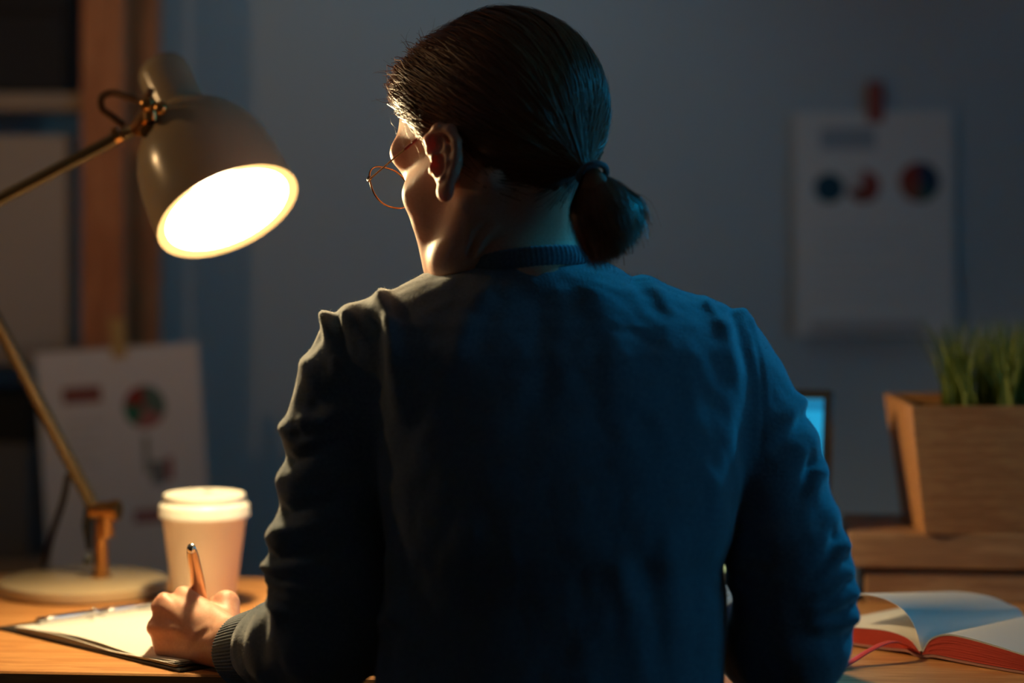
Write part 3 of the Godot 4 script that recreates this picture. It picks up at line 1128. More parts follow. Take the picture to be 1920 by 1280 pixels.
func build_sweater():
	var cell := 0.0032
	var f := Field.new(Vector3(-0.315, 0.575, -0.14), Vector3(0.345, 1.225, 0.36), cell, 150.0)
	# sleeves
	var ls := [at(690, 675, 2.51), at(662, 740, 2.49), at(645, 820, 2.475), at(636, 920, 2.46), at(618, 1020, 2.443), at(614, 1110, 2.425), at(618, 1190, 2.425), at(560, 1208, 2.475), at(525, 1212, 2.525), at(472, 1217, 2.588)]
	var lr := [0.054, 0.052, 0.053, 0.051, 0.051, 0.050, 0.051, 0.047, 0.041, 0.034]
	f.chain(ls, lr)
	var rs := [at(1326, 680, 2.51), at(1371, 745, 2.49), at(1410, 830, 2.475), at(1438, 900, 2.46), at(1464, 1000, 2.44), at(1484, 1060, 2.422), at(1490, 1130, 2.42), at(1482, 1200, 2.42), at(1430, 1200, 2.49), at(1392, 1172, 2.56), at(1362, 1160, 2.615)]
	var rr := [0.055, 0.054, 0.054, 0.053, 0.052, 0.052, 0.051, 0.053, 0.046, 0.038, 0.031]
	f.chain(rs, rr)
	f.capsule(at(694, 655, 2.51), at(770, 625, 2.51), 0.026, 0.024)
	f.capsule(at(1345, 655, 2.51), at(1250, 610, 2.51), 0.030, 0.026)
	f.settle()
	# the trunk
	var rows := loft_rows()
	var ys := []
	for r in rows:
		var p := at(r[1], r[0], r[4])
		ys.append([p.y, p.x, r[2] * r[4] / F, r[3], p.z])
	var k := 0.0
	for y in f.ny:
		var wy := f.o.y + y * f.h
		if wy > ys[0][0] or wy < ys[-1][0]:
			continue
		var n := 0
		while n < ys.size() - 2 and wy < ys[n + 1][0]:
			n += 1
		var t: float = (ys[n][0] - wy) / (ys[n][0] - ys[n + 1][0])
		var q := []
		for c in range(1, 5):
			var a: float = ys[maxi(n - 1, 0)][c]
			var b: float = ys[n][c]
			var d: float = ys[n + 1][c]
			var e: float = ys[mini(n + 2, ys.size() - 1)][c]
			q.append(0.5 * (2.0 * b + (d - a) * t + (2.0 * a - 5.0 * b + 4.0 * d - e) * t * t + (3.0 * b - a - 3.0 * d + e) * t * t * t))
		var cx: float = q[0]
		var hw: float = q[1]
		var hd: float = q[2]
		var cz: float = q[3]
		var mn := minf(hw, hd)
		var high := smoothstep(0.93, 1.06, wy)          # sleeves melt into the trunk above the armpits only
		var w := lerpf(0.004, 0.03, high)
		for z in f.nz:
			var i: int = (z * f.ny + y) * f.nx
			var dz := (f.o.z + z * f.h - cz) / hd
			var dz2 := absf(dz) ** 2.3
			for x in f.nx:
				var dx := absf((f.o.x + x * f.h - cx) / hw)
				var d := (pow(dx ** 2.3 + dz2, 0.4348) - 1.0) * mn
				var a := f.f[i + x]
				var u := maxf(w - absf(a - d), 0.0) / w
				f.f[i + x] = minf(a, d) - u * u * w * 0.25
	print("  field ", (Time.get_ticks_msec() - t0) / 1000.0)
	var g := Geo.new()
	f.mesh(g)
	relax(g, 0.5)
	relax(g, 0.5)
	smooth(g)
	print("  mesh ", g.V.size(), " ", (Time.get_ticks_msec() - t0) / 1000.0)
	# folds: [height mm, half width mm, points as pixels...], pressed out along the cloth's own normal
	var folds := [
		# left shoulder and armhole
		[10, 10, 714, 572, 735, 610, 742, 660, 750, 720, 756, 770],
		[9, 7, 610, 606, 618, 635, 632, 690],
		[8, 10, 652, 600, 672, 612, 700, 630],
		[-5, 6, 630, 606, 640, 640, 652, 690],
		[-6, 10, 700, 600, 712, 640, 724, 710],
		[2.5, 5, 630, 680, 648, 730, 668, 775],
		[-2, 4, 622, 640, 632, 690, 652, 740],
		[4, 10, 570, 690, 585, 720, 620, 770],
		[-4, 12, 590, 760, 625, 745, 650, 770],
		[4, 9, 570, 795, 600, 795, 640, 772],
		[6, 11, 530, 815, 550, 826, 575, 832],
		[-4, 9, 560, 820, 600, 812, 640, 800],
		[3, 6, 545, 857, 580, 836, 640, 810],
		[-6, 8, 534, 872, 575, 850, 640, 824],
		[5, 15, 520, 916, 560, 908, 610, 895],
		[3, 6, 533, 955, 570, 939, 615, 930],
		[-6, 8, 528, 968, 565, 951, 620, 940],
		[3, 6, 522, 1006, 560, 994, 600, 986],
		[6, 12, 506, 1020, 550, 1010, 600, 1004],
		[3, 6, 517, 1043, 550, 1032, 590, 1028],
		[-6, 7, 514, 1054, 550, 1043, 590, 1040],
		[8, 11, 496, 1078, 530, 1066, 600, 1062],
		[-4, 6, 506, 1092, 540, 1088, 580, 1090],
		[3.5, 6, 503, 1102, 540, 1103, 570, 1108],
		[-3, 5, 506, 1112, 540, 1113, 570, 1120],
		[3.5, 6, 503, 1122, 535, 1125, 570, 1134],
		[4, 8, 500, 1140, 545, 1148, 580, 1165],
		[-4, 7, 505, 1130, 540, 1136, 580, 1148],
		[3, 8, 515, 1150, 507, 1190, 503, 1230],
		[-3, 6, 500, 1158, 492, 1195, 490, 1240],
		# the left flank
		[8, 8, 745, 1150, 722, 1166, 700, 1180],
		[4, 10, 735, 1060, 745, 1130, 760, 1200],
		# right shoulder and armhole
		[6, 5, 1396, 574, 1408, 600, 1420, 640],
		[-4, 6, 1378, 590, 1388, 630, 1400, 690],
		[3, 6, 1330, 572, 1340, 590, 1362, 640],
		[-1.8, 3, 1405, 600, 1424, 660, 1432, 760, 1428, 850],
		[4, 14, 1362, 620, 1372, 700, 1370, 800, 1350, 900],
		[-3, 12, 1395, 640, 1405, 740, 1400, 840],
		[3, 14, 1330, 900, 1345, 1000, 1330, 1120],
		[4, 10, 1215, 520, 1235, 545, 1255, 575],
		[-3, 9, 1195, 520, 1215, 550, 1240, 590],
		# right sleeve
		[6, 11, 1508, 767, 1485, 785, 1455, 805],
		[-5, 8, 1512, 792, 1490, 815, 1460, 840],
		[5, 12, 1527, 835, 1505, 850, 1475, 870],
		[-6, 8, 1531, 874, 1518, 905, 1500, 938],
		[6, 10, 1546, 898, 1530, 920, 1515, 945],
		[4, 12, 1566, 980, 1545, 1000, 1515, 1020],
		[-6, 7, 1572, 1012, 1555, 1040, 1530, 1065],
		[7, 10, 1582, 1032, 1565, 1050, 1540, 1070],
		[-5, 6, 1588, 1056, 1570, 1073, 1540, 1090],
		[6, 9, 1588, 1076, 1565, 1092, 1535, 1108],
		[-6, 6, 1592, 1096, 1565, 1114, 1530, 1128],
		[8, 10, 1592, 1117, 1565, 1129, 1530, 1140],
		[-6, 6, 1594, 1140, 1565, 1150, 1530, 1155],
		[8, 10, 1592, 1161, 1565, 1168, 1530, 1165],
		[-4, 9, 1590, 1195, 1560, 1195, 1510, 1188],
		[5, 11, 1390, 1060, 1420, 1080, 1460, 1090],
		[5, 11, 1388, 1105, 1420, 1120, 1460, 1130],
		# the back
		[3, 16, 900, 560, 860, 640, 830, 740],
		[-2, 16, 1000, 560, 1010, 700, 1000, 860],
		[3, 20, 1120, 560, 1150, 660, 1160, 780],
		[2.5, 14, 1240, 1000, 1260, 1110, 1250, 1220],
		[2, 12, 1160, 1040, 1180, 1140, 1200, 1240],
		[-2, 12, 1200, 1040, 1225, 1140, 1230, 1240],
		[2.5, 14, 880, 980, 870, 1080, 850, 1180]]
	press(g, folds, -1.0)
	var nz := FastNoiseLite.new()
	nz.frequency = 22.0
	nz.fractal_octaves = 2
	for n in g.V.size():
		g.V[n] += g.N[n] * nz.get_noise_3dv(g.V[n] * Vector3(1, 0.7, 1)) * 0.0016
	smooth(g)
	var knit := put("sweater", g, mats.knit, person)
	fuzz(knit, g)
	# collar: a ribbed band
	g = Geo.new()
	var c0 := at(978, 506, 2.545)
	var nrm := Vector3(-0.12, 0.97, -0.2).normalized()
	var ax := nrm.cross(Vector3(0, 0, 1)).normalized()
	var az := ax.cross(nrm)
	var seg := 360
	for j in 9:
		var a := TAU * j / 9.0
		for s in seg:
			var u := TAU * s / seg
			var dirn := ax * cos(u) * 0.072 + az * sin(u) * 0.073
			var rad := dirn.normalized()
			var rib := 0.0003 * sin(s * TAU / 4.0)
			g.vert(c0 + dirn + rad * (cos(a) * (0.005 + rib)) + nrm * sin(a) * (0.010 + rib), Vector3.ZERO)
	for j in 9:
		for s in seg:
			var s2 := (s + 1) % seg
			var j2 := (j + 1) % 9
			g.quad_at(j * seg + s, j2 * seg + s, j2 * seg + s2, j * seg + s2)
	smooth(g)
	put("collar", g, mats.rib, person)
	cuff(at(514, 1213, 2.545), at(453, 1221, 2.604), 0.0412, 0.0352)
	cuff(at(1386, 1166, 2.575), at(1340, 1156, 2.64), 0.0330, 0.0310)


func fuzz(knit: MeshInstance3D, g: Geo):       # the fine fibres that stand out of the wool
	var r := RandomNumberGenerator.new()
	r.seed = 91
	var f := Geo.new()
	var count := 0
	while count < 26000:
		var t := r.randi_range(0, g.I.size() / 3 - 1) * 3
		var n := g.N[g.I[t]]
		if n.z < -0.5:
			continue
		count += 1
		var p := g.V[g.I[t]].lerp(g.V[g.I[t + 1]], r.randf()).lerp(g.V[g.I[t + 2]], r.randf())
		var d := (n + Vector3(r.randfn(), r.randfn(), r.randfn()) * 0.75).normalized()
		var side := d.cross(n + Vector3(0.01, 0.02, 0.03)).normalized() * 0.00011
		var bend := Vector3(r.randfn(), r.randfn(), r.randfn()) * 0.0006
		var l := r.randf_range(0.0010, 0.0030)
		var i := f.vert(p - side, n)
		f.vert(p + side, n)
		f.vert(p + d * l * 0.6 + side * 0.8 + bend, n)
		f.vert(p + d * l * 0.6 - side * 0.8 + bend, n)
		f.vert(p + d * l + bend * 2.5 - n * 0.0003, n)
		if (2.0 * side).cross(d).dot(n) > 0.0:
			f.quad_at(i, i + 1, i + 2, i + 3)
			f.tri_at(i + 3, i + 2, i + 4)
		else:
			f.quad_at(i + 3, i + 2, i + 1, i)
			f.tri_at(i + 4, i + 2, i + 3)
	f.U.clear()
	put("wool_fibres", f, mats.knit, knit, false).set_meta("kind", "stuff")


func cuff(a: Vector3, b: Vector3, ra: float, rb: float):
	var g := Geo.new()
	var t := (b - a).normalized()
	var u := t.cross(Vector3.UP).normalized()
	var v := u.cross(t)
	var seg := 288
	var steps := [[0.0, -0.003], [0.03, 0.0], [0.3, 0.0012], [0.6, 0.0012], [0.9, 0.0006], [0.98, -0.0006], [1.0, -0.0022], [0.96, -0.0036], [0.7, -0.004]]
	for st in steps:
		for s in seg:
			var an := TAU * s / seg
			var r: float = lerpf(ra, rb, st[0]) + st[1] + 0.0006 * sin(s * TAU / 4.0)
			g.vert(a.lerp(b, st[0]) + (u * cos(an) + v * sin(an)) * r, Vector3.ZERO)
	for j in steps.size() - 1:
		for s in seg:
			var s2 := (s + 1) % seg
			g.quad_at(j * seg + s, j * seg + s2, (j + 1) * seg + s2, (j + 1) * seg + s)
	smooth(g)
	put("cuff", g, mats.rib, person)


func press(g: Geo, folds: Array, d: float):
	# a grid over x and y finds the points near each fold
	var cs := 0.02
	var bins := {}
	for n in g.V.size():
		if g.N[n].z > -0.25:
			var key := Vector2i(int(floor(g.V[n].x / cs)), int(floor(g.V[n].y / cs)))
			if not bins.has(key):
				bins[key] = PackedInt32Array()
			bins[key].append(n)
	var move := PackedFloat32Array()
	move.resize(g.V.size())
	for fo in folds:
		var ht: float = fo[0] * 0.001
		var w: float = fo[1] * 0.001
		var ctrl := []
		for k in range(2, fo.size(), 2):
			var p := at(fo[k], fo[k + 1], d if d > 0.0 else lerpf(2.46, 2.38, smoothstep(560.0, 1000.0, fo[k + 1])))
			ctrl.append(Vector2(p.x, p.y))
		var pts := curve(ctrl, ctrl.size() * 4)
		var lo: Vector2 = pts[0]
		var hi: Vector2 = pts[0]
		for p in pts:
			lo = lo.min(p)
			hi = hi.max(p)
		var m := w * 2.4
		for bx in range(int(floor((lo.x - m) / cs)), int(floor((hi.x + m) / cs)) + 1):
			for by in range(int(floor((lo.y - m) / cs)), int(floor((hi.y + m) / cs)) + 1):
				var key := Vector2i(bx, by)
				if not bins.has(key):
					continue
				for n in bins[key]:
					var p := Vector2(g.V[n].x, g.V[n].y)
					var best := 1e9
					var along := 0.0
					for k in pts.size() - 1:
						var a: Vector2 = pts[k]
						var ba: Vector2 = pts[k + 1] - a
						var t := clampf((p - a).dot(ba) / ba.length_squared(), 0.0, 1.0)
						var dd := (p - a - ba * t).length_squared()
						if dd < best:
							best = dd
							along = (k + t) / (pts.size() - 1)
					if best < m * m:
						var fade := 1.0 - 0.75 * along
						move[n] += 1.3 * ht * exp(-best / (w * w * 0.8)) * fade
	for n in g.V.size():
		if move[n] != 0.0:
			g.V[n] += g.N[n] * move[n]
	smooth(g)


# ---- hair, in the head's own axes: u is a direction from the middle of the skull
const HC := Vector3(0, -0.004, -0.010)


func hair_edge(az: float) -> float:      # the hairline: lowest elevation of hair at that turn from the face, in degrees
	var k := [[0, 42], [25, 36], [42, 22], [54, 6], [64, -8], [73, -26], [79, -32], [85, -18], [92, -14], [100, -30], [112, -46], [130, -57], [150, -62], [180, -64]]
	for n in k.size() - 1:
		if az <= k[n + 1][0]:
			return lerpf(k[n][1], k[n + 1][1], smoothstep(k[n][0], k[n + 1][0], az))
	return -64.0


var skin_table := PackedFloat32Array()


func survey(f: Field):                    # how far the skin lies out from the middle of the skull, by direction
	skin_table.resize(97 * 49)
	for j in 49:
		for i in 97:
			var a := TAU * i / 96.0
			var el := PI * j / 48.0 - PI / 2
			var u := Vector3(sin(a) * cos(el), sin(el), cos(a) * cos(el))
			var r := 0.15
			while r > 0.05:
				var q := (HC + u * r - f.o) / f.h
				if q.x > 0 and q.y > 0 and q.z > 0 and q.x < f.nx - 1 and q.y < f.ny - 1 and q.z < f.nz - 1:
					if f.f[(int(q.z) * f.ny + int(q.y)) * f.nx + int(q.x)] < 0.0:
						break
				r -= 0.001
			skin_table[j * 97 + i] = r


func skull_r(u: Vector3) -> float:
	var x := fposmod(atan2(u.x, u.z) / TAU, 1.0) * 96.0
	var y := (asin(clampf(u.y, -1.0, 1.0)) / PI + 0.5) * 48.0
	var i := mini(int(x), 95)
	var j := mini(int(y), 47)
	var p := j * 97 + i
	return lerpf(lerpf(skin_table[p], skin_table[p + 1], x - i), lerpf(skin_table[p + 97], skin_table[p + 98], x - i), y - j)


func hair_r(u: Vector3) -> float:        # how far the hair's surface lies out along u
	var q := u / Vector3(0.0805, 0.0935, 0.102)
	var r := 1.0 / q.length()
	var low := clampf(-u.z * 0.75 - u.y * 0.55, 0.0, 1.0)
	r += 0.010 * pow(low, 3.0)
	r += 0.012 * pow(clampf(u.z * 0.72 + u.y * 0.55 + absf(u.x) * 0.42, 0.0, 1.0), 5.0)
	return maxf(r, skull_r(u) + 0.005)


func dir(az: float, el: float, s := 1.0) -> Vector3:
	return Vector3(s * sin(az) * cos(el), sin(el), cos(az) * cos(el))


func hair_p(u: Vector3, out := 0.0) -> Vector3:
	var az := rad_to_deg(atan2(absf(u.x), u.z))
	var el := rad_to_deg(asin(clampf(u.y, -1.0, 1.0)))
	var over := el - hair_edge(az)
	var k := smoothstep(-3.0, 11.0, over)
	return HC + u * (lerpf(skull_r(u) + 0.0012, hair_r(u), k) + out * k)


var tie_at := Vector3(0.004, -0.1005, -0.103)


func ribbon(g: Geo, pts: Array, wide: float, tint: float, flip := 0.0):      # one lock of hair
	var n := pts.size()
	var first := g.V.size()
	for k in n:
		var t: Vector3 = (pts[mini(k + 1, n - 1)] - pts[maxi(k - 1, 0)]).normalized()
		var out: Vector3 = (pts[k] - HC).normalized()
		var side := t.cross(out).normalized()
		out = side.cross(t)
		var w := wide * (1.0 - 0.6 * absf(2.0 * k / (n - 1.0) - 1.0))
		var nn := (out + side * flip).normalized()
		g.vert(pts[k] + side * w, (nn + side * 0.5).normalized())
		g.vert(pts[k] - side * w, (nn - side * 0.5).normalized())
		g.C.append(Color(tint, tint, tint))
		g.C.append(Color(tint, tint, tint))
	for k in n - 1:
		g.quad_at(first + k * 2 + 1, first + k * 2, first + k * 2 + 2, first + k * 2 + 3)


func to_world(g: Geo, x: Transform3D):
	g.V = x * g.V
	for k in g.N.size():
		g.N[k] = (x.basis * g.N[k]).normalized()


func build_hair():
	# the mass of the hair
	var g := Geo.new()
	var nu := 96
	var nv := 64
	for j in nv + 1:
		for i in nu:
			var el := PI * j / nv - PI / 2
			var a := TAU * i / nu
			var u := Vector3(sin(a) * cos(el), sin(el), cos(a) * cos(el))
			var az := rad_to_deg(atan2(absf(u.x), u.z))
			var over := rad_to_deg(el) - hair_edge(az)
			var back := clampf(-u.z, 0.0, 1.0)
			var p := HC + u * lerpf(skull_r(u) - 0.012, hair_r(u) - 0.003, smoothstep(lerpf(9.0, -1.0, back), lerpf(24.0, 8.0, back), over))
			g.vert(p, Vector3.ZERO)
	for j in nv:
		for i in nu:
			var i2 := (i + 1) % nu
			g.quad_at(j * nu + i, j * nu + i2, (j + 1) * nu + i2, (j + 1) * nu + i)
	smooth(g)
	to_world(g, head)
	var mass := put("hair", g, mats.hair_cap, person)
	# the strands, combed back to the tie
	g = Geo.new()
	var ut := (tie_at - HC).normalized()
	var wig := FastNoiseLite.new()
	wig.frequency = 0.35
	for n in 9500:
		var s := 1.0 if rng.randf() < 0.62 else -1.0
		var az := rng.randf_range(0.0, 170.0) if n < 7500 else rng.randf_range(12.0, 74.0)
		var lo := hair_edge(az)
		var el := lo + 1.0 + (rng.randf_range(-4.0, 5.0) if n >= 7500 else 0.0)
		if n < 7500 and rng.randf() < 0.6:
			el = rng.randf_range(lo, 88.0)
		var u0 := dir(deg_to_rad(az), deg_to_rad(el), s)
		var spread := Vector3(rng.randfn() * 0.06, rng.randfn() * 0.05, rng.randfn() * 0.05)
		var u1 := (ut + spread).normalized()
		var out := rng.randf_range(-0.002, 0.0025)
		var lift := rng.randfn() * 0.0012
		var wave := rng.randf_range(0.0, TAU)
		var pts := []
		var steps := 15
		var reach := 1.0 if rng.randf() < 0.75 else rng.randf_range(0.35, 0.9)
		for k in steps + 1:
			var t := reach * k / steps
			var u := u0.slerp(u1, t)
			var a2 := rad_to_deg(atan2(absf(u.x), u.z))
			var e2 := rad_to_deg(asin(clampf(u.y, -1.0, 1.0)))
			var low := hair_edge(a2) + 1.5
			if e2 < low and t < 0.92:
				e2 = lerpf(low, e2, smoothstep(0.7, 0.92, t))
				u = dir(deg_to_rad(a2), deg_to_rad(e2), signf(u.x))
			var front := smoothstep(0.1, 0.7, u.z) * (1.0 - t)
			var tang := (u1 - u0).cross(u).normalized()
			u = (u + tang * (wig.get_noise_3d(u.x * 9.0 + n * 0.013, u.y * 9.0, u.z * 9.0) * (0.03 + 0.24 * front) * sin(PI * minf(t * 1.1, 1.0)))).normalized()
			var p := hair_p(u, out * (1.0 + 2.5 * front) + lift * sin(t * 9.0 + wave) * (1.0 + 3.0 * front))
			p = p.lerp(tie_at + (p - tie_at) * 0.35, smoothstep(0.86, 1.0, t))
			pts.append(p)
		ribbon(g, pts, rng.randf_range(0.00025, 0.0008), rng.randf_range(0.55, 1.5), rng.randfn() * 0.4)
	# loose hairs at the forehead and round the head
	for n in 620:
		var s := 1.0 if rng.randf() < 0.8 else -1.0
		var fore := n < 520
		var az := rng.randf_range(6.0, 66.0) if fore else rng.randf_range(60.0, 175.0)
		var el := hair_edge(az) + (rng.randf() * rng.randf() * 26.0 if fore else rng.randf_range(0.0, 90.0))
		var u := dir(deg_to_rad(az), deg_to_rad(minf(el, 85.0)), s)
		var p := hair_p(u, 0.001)
		var to := (ut - u * ut.dot(u)).normalized()
		var v := (to * rng.randf_range(0.3, 1.0) + u * rng.randf_range(0.0, 0.45 if n % 30 else 1.0) + Vector3(rng.randfn(), rng.randfn(), rng.randfn()) * 0.35).normalized()
		var pts := [p]
		var curl := Vector3(rng.randfn(), rng.randfn(), rng.randfn()) * 0.28
		var turn := rng.randfn() * 0.35
		for k in rng.randi_range(6, 12):
			v = (v + curl * 0.5 + to * 0.16 - u * 0.18).normalized().rotated(to, turn)
			p += v * rng.randf_range(0.002, 0.0042)
			pts.append(p)
		ribbon(g, pts, rng.randf_range(0.00012, 0.0003), rng.randf_range(0.8, 1.0))
	# short hairs at the temple and down before the ear
	for n in 240:
		var az := rng.randf_range(52.0, 84.0)
		var el := hair_edge(az) + rng.randf_range(-5.0, 5.0)
		var u := dir(deg_to_rad(az), deg_to_rad(el))
		var p := HC + u * (skull_r(u) + 0.0012)
		var v := (Vector3(0.1, -0.25, -0.8) + Vector3(rng.randfn(), rng.randfn(), rng.randfn()) * 0.3).normalized()
		var pts := [p]
		for k in 5:
			v = (v + Vector3(rng.randfn(), rng.randfn(), rng.randfn()) * 0.15 + u * 0.04).normalized()
			p += v * 0.0034
			pts.append(p)
		ribbon(g, pts, 0.0002, rng.randf_range(0.3, 0.6))
	to_world(g, head)
	put("hair_strands", g, mats.hair, mass).set_meta("kind", "stuff")
	# the ponytail
	var tw := head * tie_at
	var mid := at(1148, 415, 2.420)
	var tail := Node3D.new()
	tail.name = "ponytail"
	person.add_child(tail)
	var f := Field.new(at(1050, 540, 2.335).min(at(1050, 540, 2.515)), at(1260, 290, 2.335).max(at(1260, 290, 2.515)), 0.003, 200.0)
	f.chain([tw, at(1118, 356, 2.430), at(1138, 400, 2.425), at(1150, 440, 2.420), at(1150, 470, 2.420)], [0.008, 0.011, 0.016, 0.014, 0.006])
	f.settle()
	g = Geo.new()
	f.mesh(g)
	relax(g)
	smooth(g)
	put("tail_core", g, mats.hair_cap, tail)
	g = Geo.new()
	for n in 3600:
		var a := rng.randf_range(0, TAU)
		var rr := pow(rng.randf(), 0.3)
		var ex := cos(a) * rr
		var ey := sin(a) * rr
		var along := rng.randf_range(0.75, 1.12)
		# the ends fan out over a slanting edge, longer to the right than to the left
		var end_c := at(1152 + ex * 52, 452 - ex * 34 + absf(ey) * 10, 2.425 - ey * 0.034)
		var start := tw + Vector3(ex * 0.009, ey * 0.004, -ey * 0.008)
		var m1 := at(1120 + ex * 52, 372 - ex * 22, 2.43 - ey * 0.030)
		var m2 := at(1142 + ex * 64, 412 - ex * 30, 2.425 - ey * 0.034)
		var e := m2 + (end_c - m2) * along * 1.25 + Vector3(rng.randfn(), rng.randfn(), rng.randfn()) * 0.0025
		m1 += Vector3(rng.randfn(), rng.randfn(), rng.randfn()) * 0.0012
		m2 += Vector3(rng.randfn(), rng.randfn(), rng.randfn()) * 0.0028
		if rng.randf() < 0.3:
			e += Vector3(0.012 * rng.randf() * maxf(ex, 0.0), 0.005 * rng.randfn(), 0.004 * rng.randfn())
		if rng.randf() < 0.04:
			m2 += Vector3(0.006, 0.006, 0.0) * rng.randf()
			e += Vector3(0.016, 0.012, 0.0) * rng.randf()
		var pts := curve([start, m1, m2, e], 10)
		ribbon_free(g, pts, rng.randf_range(0.0002, 0.0006), rng.randf_range(0.5, 1.3), mid)
	put("tail_strands", g, mats.hair, tail).set_meta("kind", "stuff")
	g = Geo.new()
	var ring := []
	var ta := (at(1125, 360, 2.425) - tw).normalized()
	var ts := ta.cross(Vector3(0, 0, 1)).normalized()
	var to := ta.cross(ts)
	for s in 25:
		var a := TAU * s / 24
		ring.append(tw + (ts * cos(a) + to * sin(a)) * 0.0135)
	g.tube(ring, 0.0034, 10, false)
	put("hair_tie", g, mats.tie, person)


func ribbon_free(g: Geo, pts: Array, wide: float, tint: float, mid: Vector3):
	var n := pts.size()
	var first := g.V.size()
	for k in n:
		var t: Vector3 = (pts[mini(k + 1, n - 1)] - pts[maxi(k - 1, 0)]).normalized()
		var out: Vector3 = pts[k] - mid
		var side := t.cross(out).normalized()
		out = side.cross(t)
		var w := wide * (1.0 if k < n - 2 else 0.5)
		g.vert(pts[k] + side * w, (out + side * 0.5).normalized())
		g.vert(pts[k] - side * w, (out - side * 0.5).normalized())
		g.C.append(Color(tint, tint, tint))
		g.C.append(Color(tint, tint, tint))
	for k in n - 1:
		g.quad_at(first + k * 2 + 1, first + k * 2, first + k * 2 + 2, first + k * 2 + 3)


func build_lower():
	var f := Field.new(Vector3(-0.2, 0.07, -0.26), Vector3(0.28, 0.68, 0.36), 0.012, 60.0)
	f.capsule(Vector3(-0.03, 0.585, 0.2), Vector3(0.11, 0.585, 0.2), 0.105, 0.105)
	f.capsule(Vector3(-0.03, 0.66, 0.2), Vector3(0.11, 0.66, 0.2), 0.09, 0.09)
	for s in [-1.0, 1.0]:
		f.chain([Vector3(0.04 + s * 0.09, 0.56, 0.19), Vector3(0.04 + s * 0.12, 0.55, -0.16), Vector3(0.04 + s * 0.11, 0.10, -0.13)], [0.088, 0.066, 0.05])
	f.settle()
	var g := Geo.new()
	f.mesh(g)
	relax(g)
	smooth(g)
	put("trousers", g, mats.jeans, person)
	for s in [-1.0, 1.0]:
		var sf := Field.new(Vector3(-0.05 + 0.04 + s * 0.11, -0.01, -0.36), Vector3(0.05 + 0.04 + s * 0.11, 0.11, -0.05), 0.007, 150.0)
		var x: float = 0.04 + s * 0.11
		sf.chain([Vector3(x, 0.04, -0.11), Vector3(x, 0.038, -0.2), Vector3(x, 0.032, -0.29)], [0.036, 0.036, 0.028])
		sf.capsule(Vector3(x, 0.08, -0.12), Vector3(x, 0.05, -0.14), 0.034, 0.036)
		sf.settle()
		g = Geo.new()
		sf.mesh(g)
		relax(g)
		for n in g.V.size():
			g.V[n].y = maxf(g.V[n].y, 0.002)
		smooth(g)
		put("shoe", g, mats.shoe, person)


func build_stool():
	var s := thing("stool", "dark round stool that the person sits on", "stool", Vector3(0.04, 0, 0.2))
	var g := Geo.new()
	var x := Transform3D(Basis.IDENTITY, Vector3(0.04, 0, 0.2))
	g.lathe([Vector2(0, 0.43), Vector2(0.165, 0.43), Vector2(0.175, 0.44), Vector2(0.175, 0.462), Vector2(0.165, 0.473), Vector2(0, 0.475)], 48, x)
	put("seat", g, mats.black, s)
	for k in 4:
		var a := TAU * k / 4 + 0.78
		g = Geo.new()
		g.tube([Vector3(0.04 + cos(a) * 0.11, 0.43, 0.2 + sin(a) * 0.11), Vector3(0.04 + cos(a) * 0.19, 0.002, 0.2 + sin(a) * 0.19)], 0.013, 12)
		put("leg", g, mats.black, s)


# ---- glasses and pen
func build_glasses():
	var gl := thing("glasses", "thin metal-framed glasses with red temple tip worn by the person", "glasses", head * Vector3(0, -0.033, 0.112))
	var lens := func(s: float, a: float, k := 1.0) -> Vector3:
		var c := cos(a)
		var n := sin(a)
		var p := Vector3(s * (0.036 + 0.0265 * k * signf(c) * pow(absf(c), 0.8)), -0.033 + 0.0205 * k * signf(n) * pow(absf(n), 0.85), 0.1145)
		p.z -= 0.10 * maxf(absf(p.x) - 0.012, 0.0) ** 1.0 * 0.9 * absf(p.x) / 0.06 + (p.y + 0.033) * -0.06
		return head * p
	for s in [1.0, -1.0]:
		var g := Geo.new()
		var ring := []
		for k in 49:
			ring.append(lens.call(s, TAU * k / 48))
		g.tube(ring, 0.00095, 8, false)
		put("rim", g, mats.frame, gl)
		g = Geo.new()
		var c := g.vert(lens.call(s, 0.0, 0.0), -head.basis.z.normalized())
		for j in [0.5, 1.0]:
			for k in 48:
				g.vert(lens.call(s, TAU * k / 48, j), -head.basis.z.normalized())
		for k in 48:
			var k2 := (k + 1) % 48
			g.tri_at(c, c + 1 + k, c + 1 + k2)
			g.quad_at(c + 1 + k, c + 49 + k, c + 49 + k2, c + 1 + k2)
		put("lens", g, mats.glass, gl)
		g = Geo.new()
		var h0: Vector3 = lens.call(s, 0.25, 1.02)
		var h1 := head * Vector3(s * 0.0700, -0.0335, 0.1035)
		g.tube([h0, (h0 + h1) / 2 + head.basis.z * 0.001, h1, head * Vector3(s * 0.0712, -0.0325, 0.098), head * Vector3(s * 0.075, -0.0255, 0.045)], [0.0016, 0.0018, 0.0017, 0.0009, 0.0009], 10)
		put("temple", g, mats.frame, gl)
		g = Geo.new()
		g.tube(curve([head * Vector3(s * 0.0749, -0.0257, 0.046), head * Vector3(s * 0.0758, -0.0235, 0.030), head * Vector3(s * 0.0772, -0.0215, 0.012), head * Vector3(s * 0.0775, -0.025, -0.008), head * Vector3(s * 0.074, -0.045, -0.022)], 16), 0.0017, 10)
		put("temple_tip", g, mats.temple_tip, gl)
	var g := Geo.new()
	g.tube(curve([lens.call(1.0, PI * 0.85), head * Vector3(0.004, -0.022, 0.117), head * Vector3(-0.004, -0.022, 0.117), lens.call(-1.0, PI * 0.85)], 16), 0.0012, 8)
	put("bridge", g, mats.frame, gl)


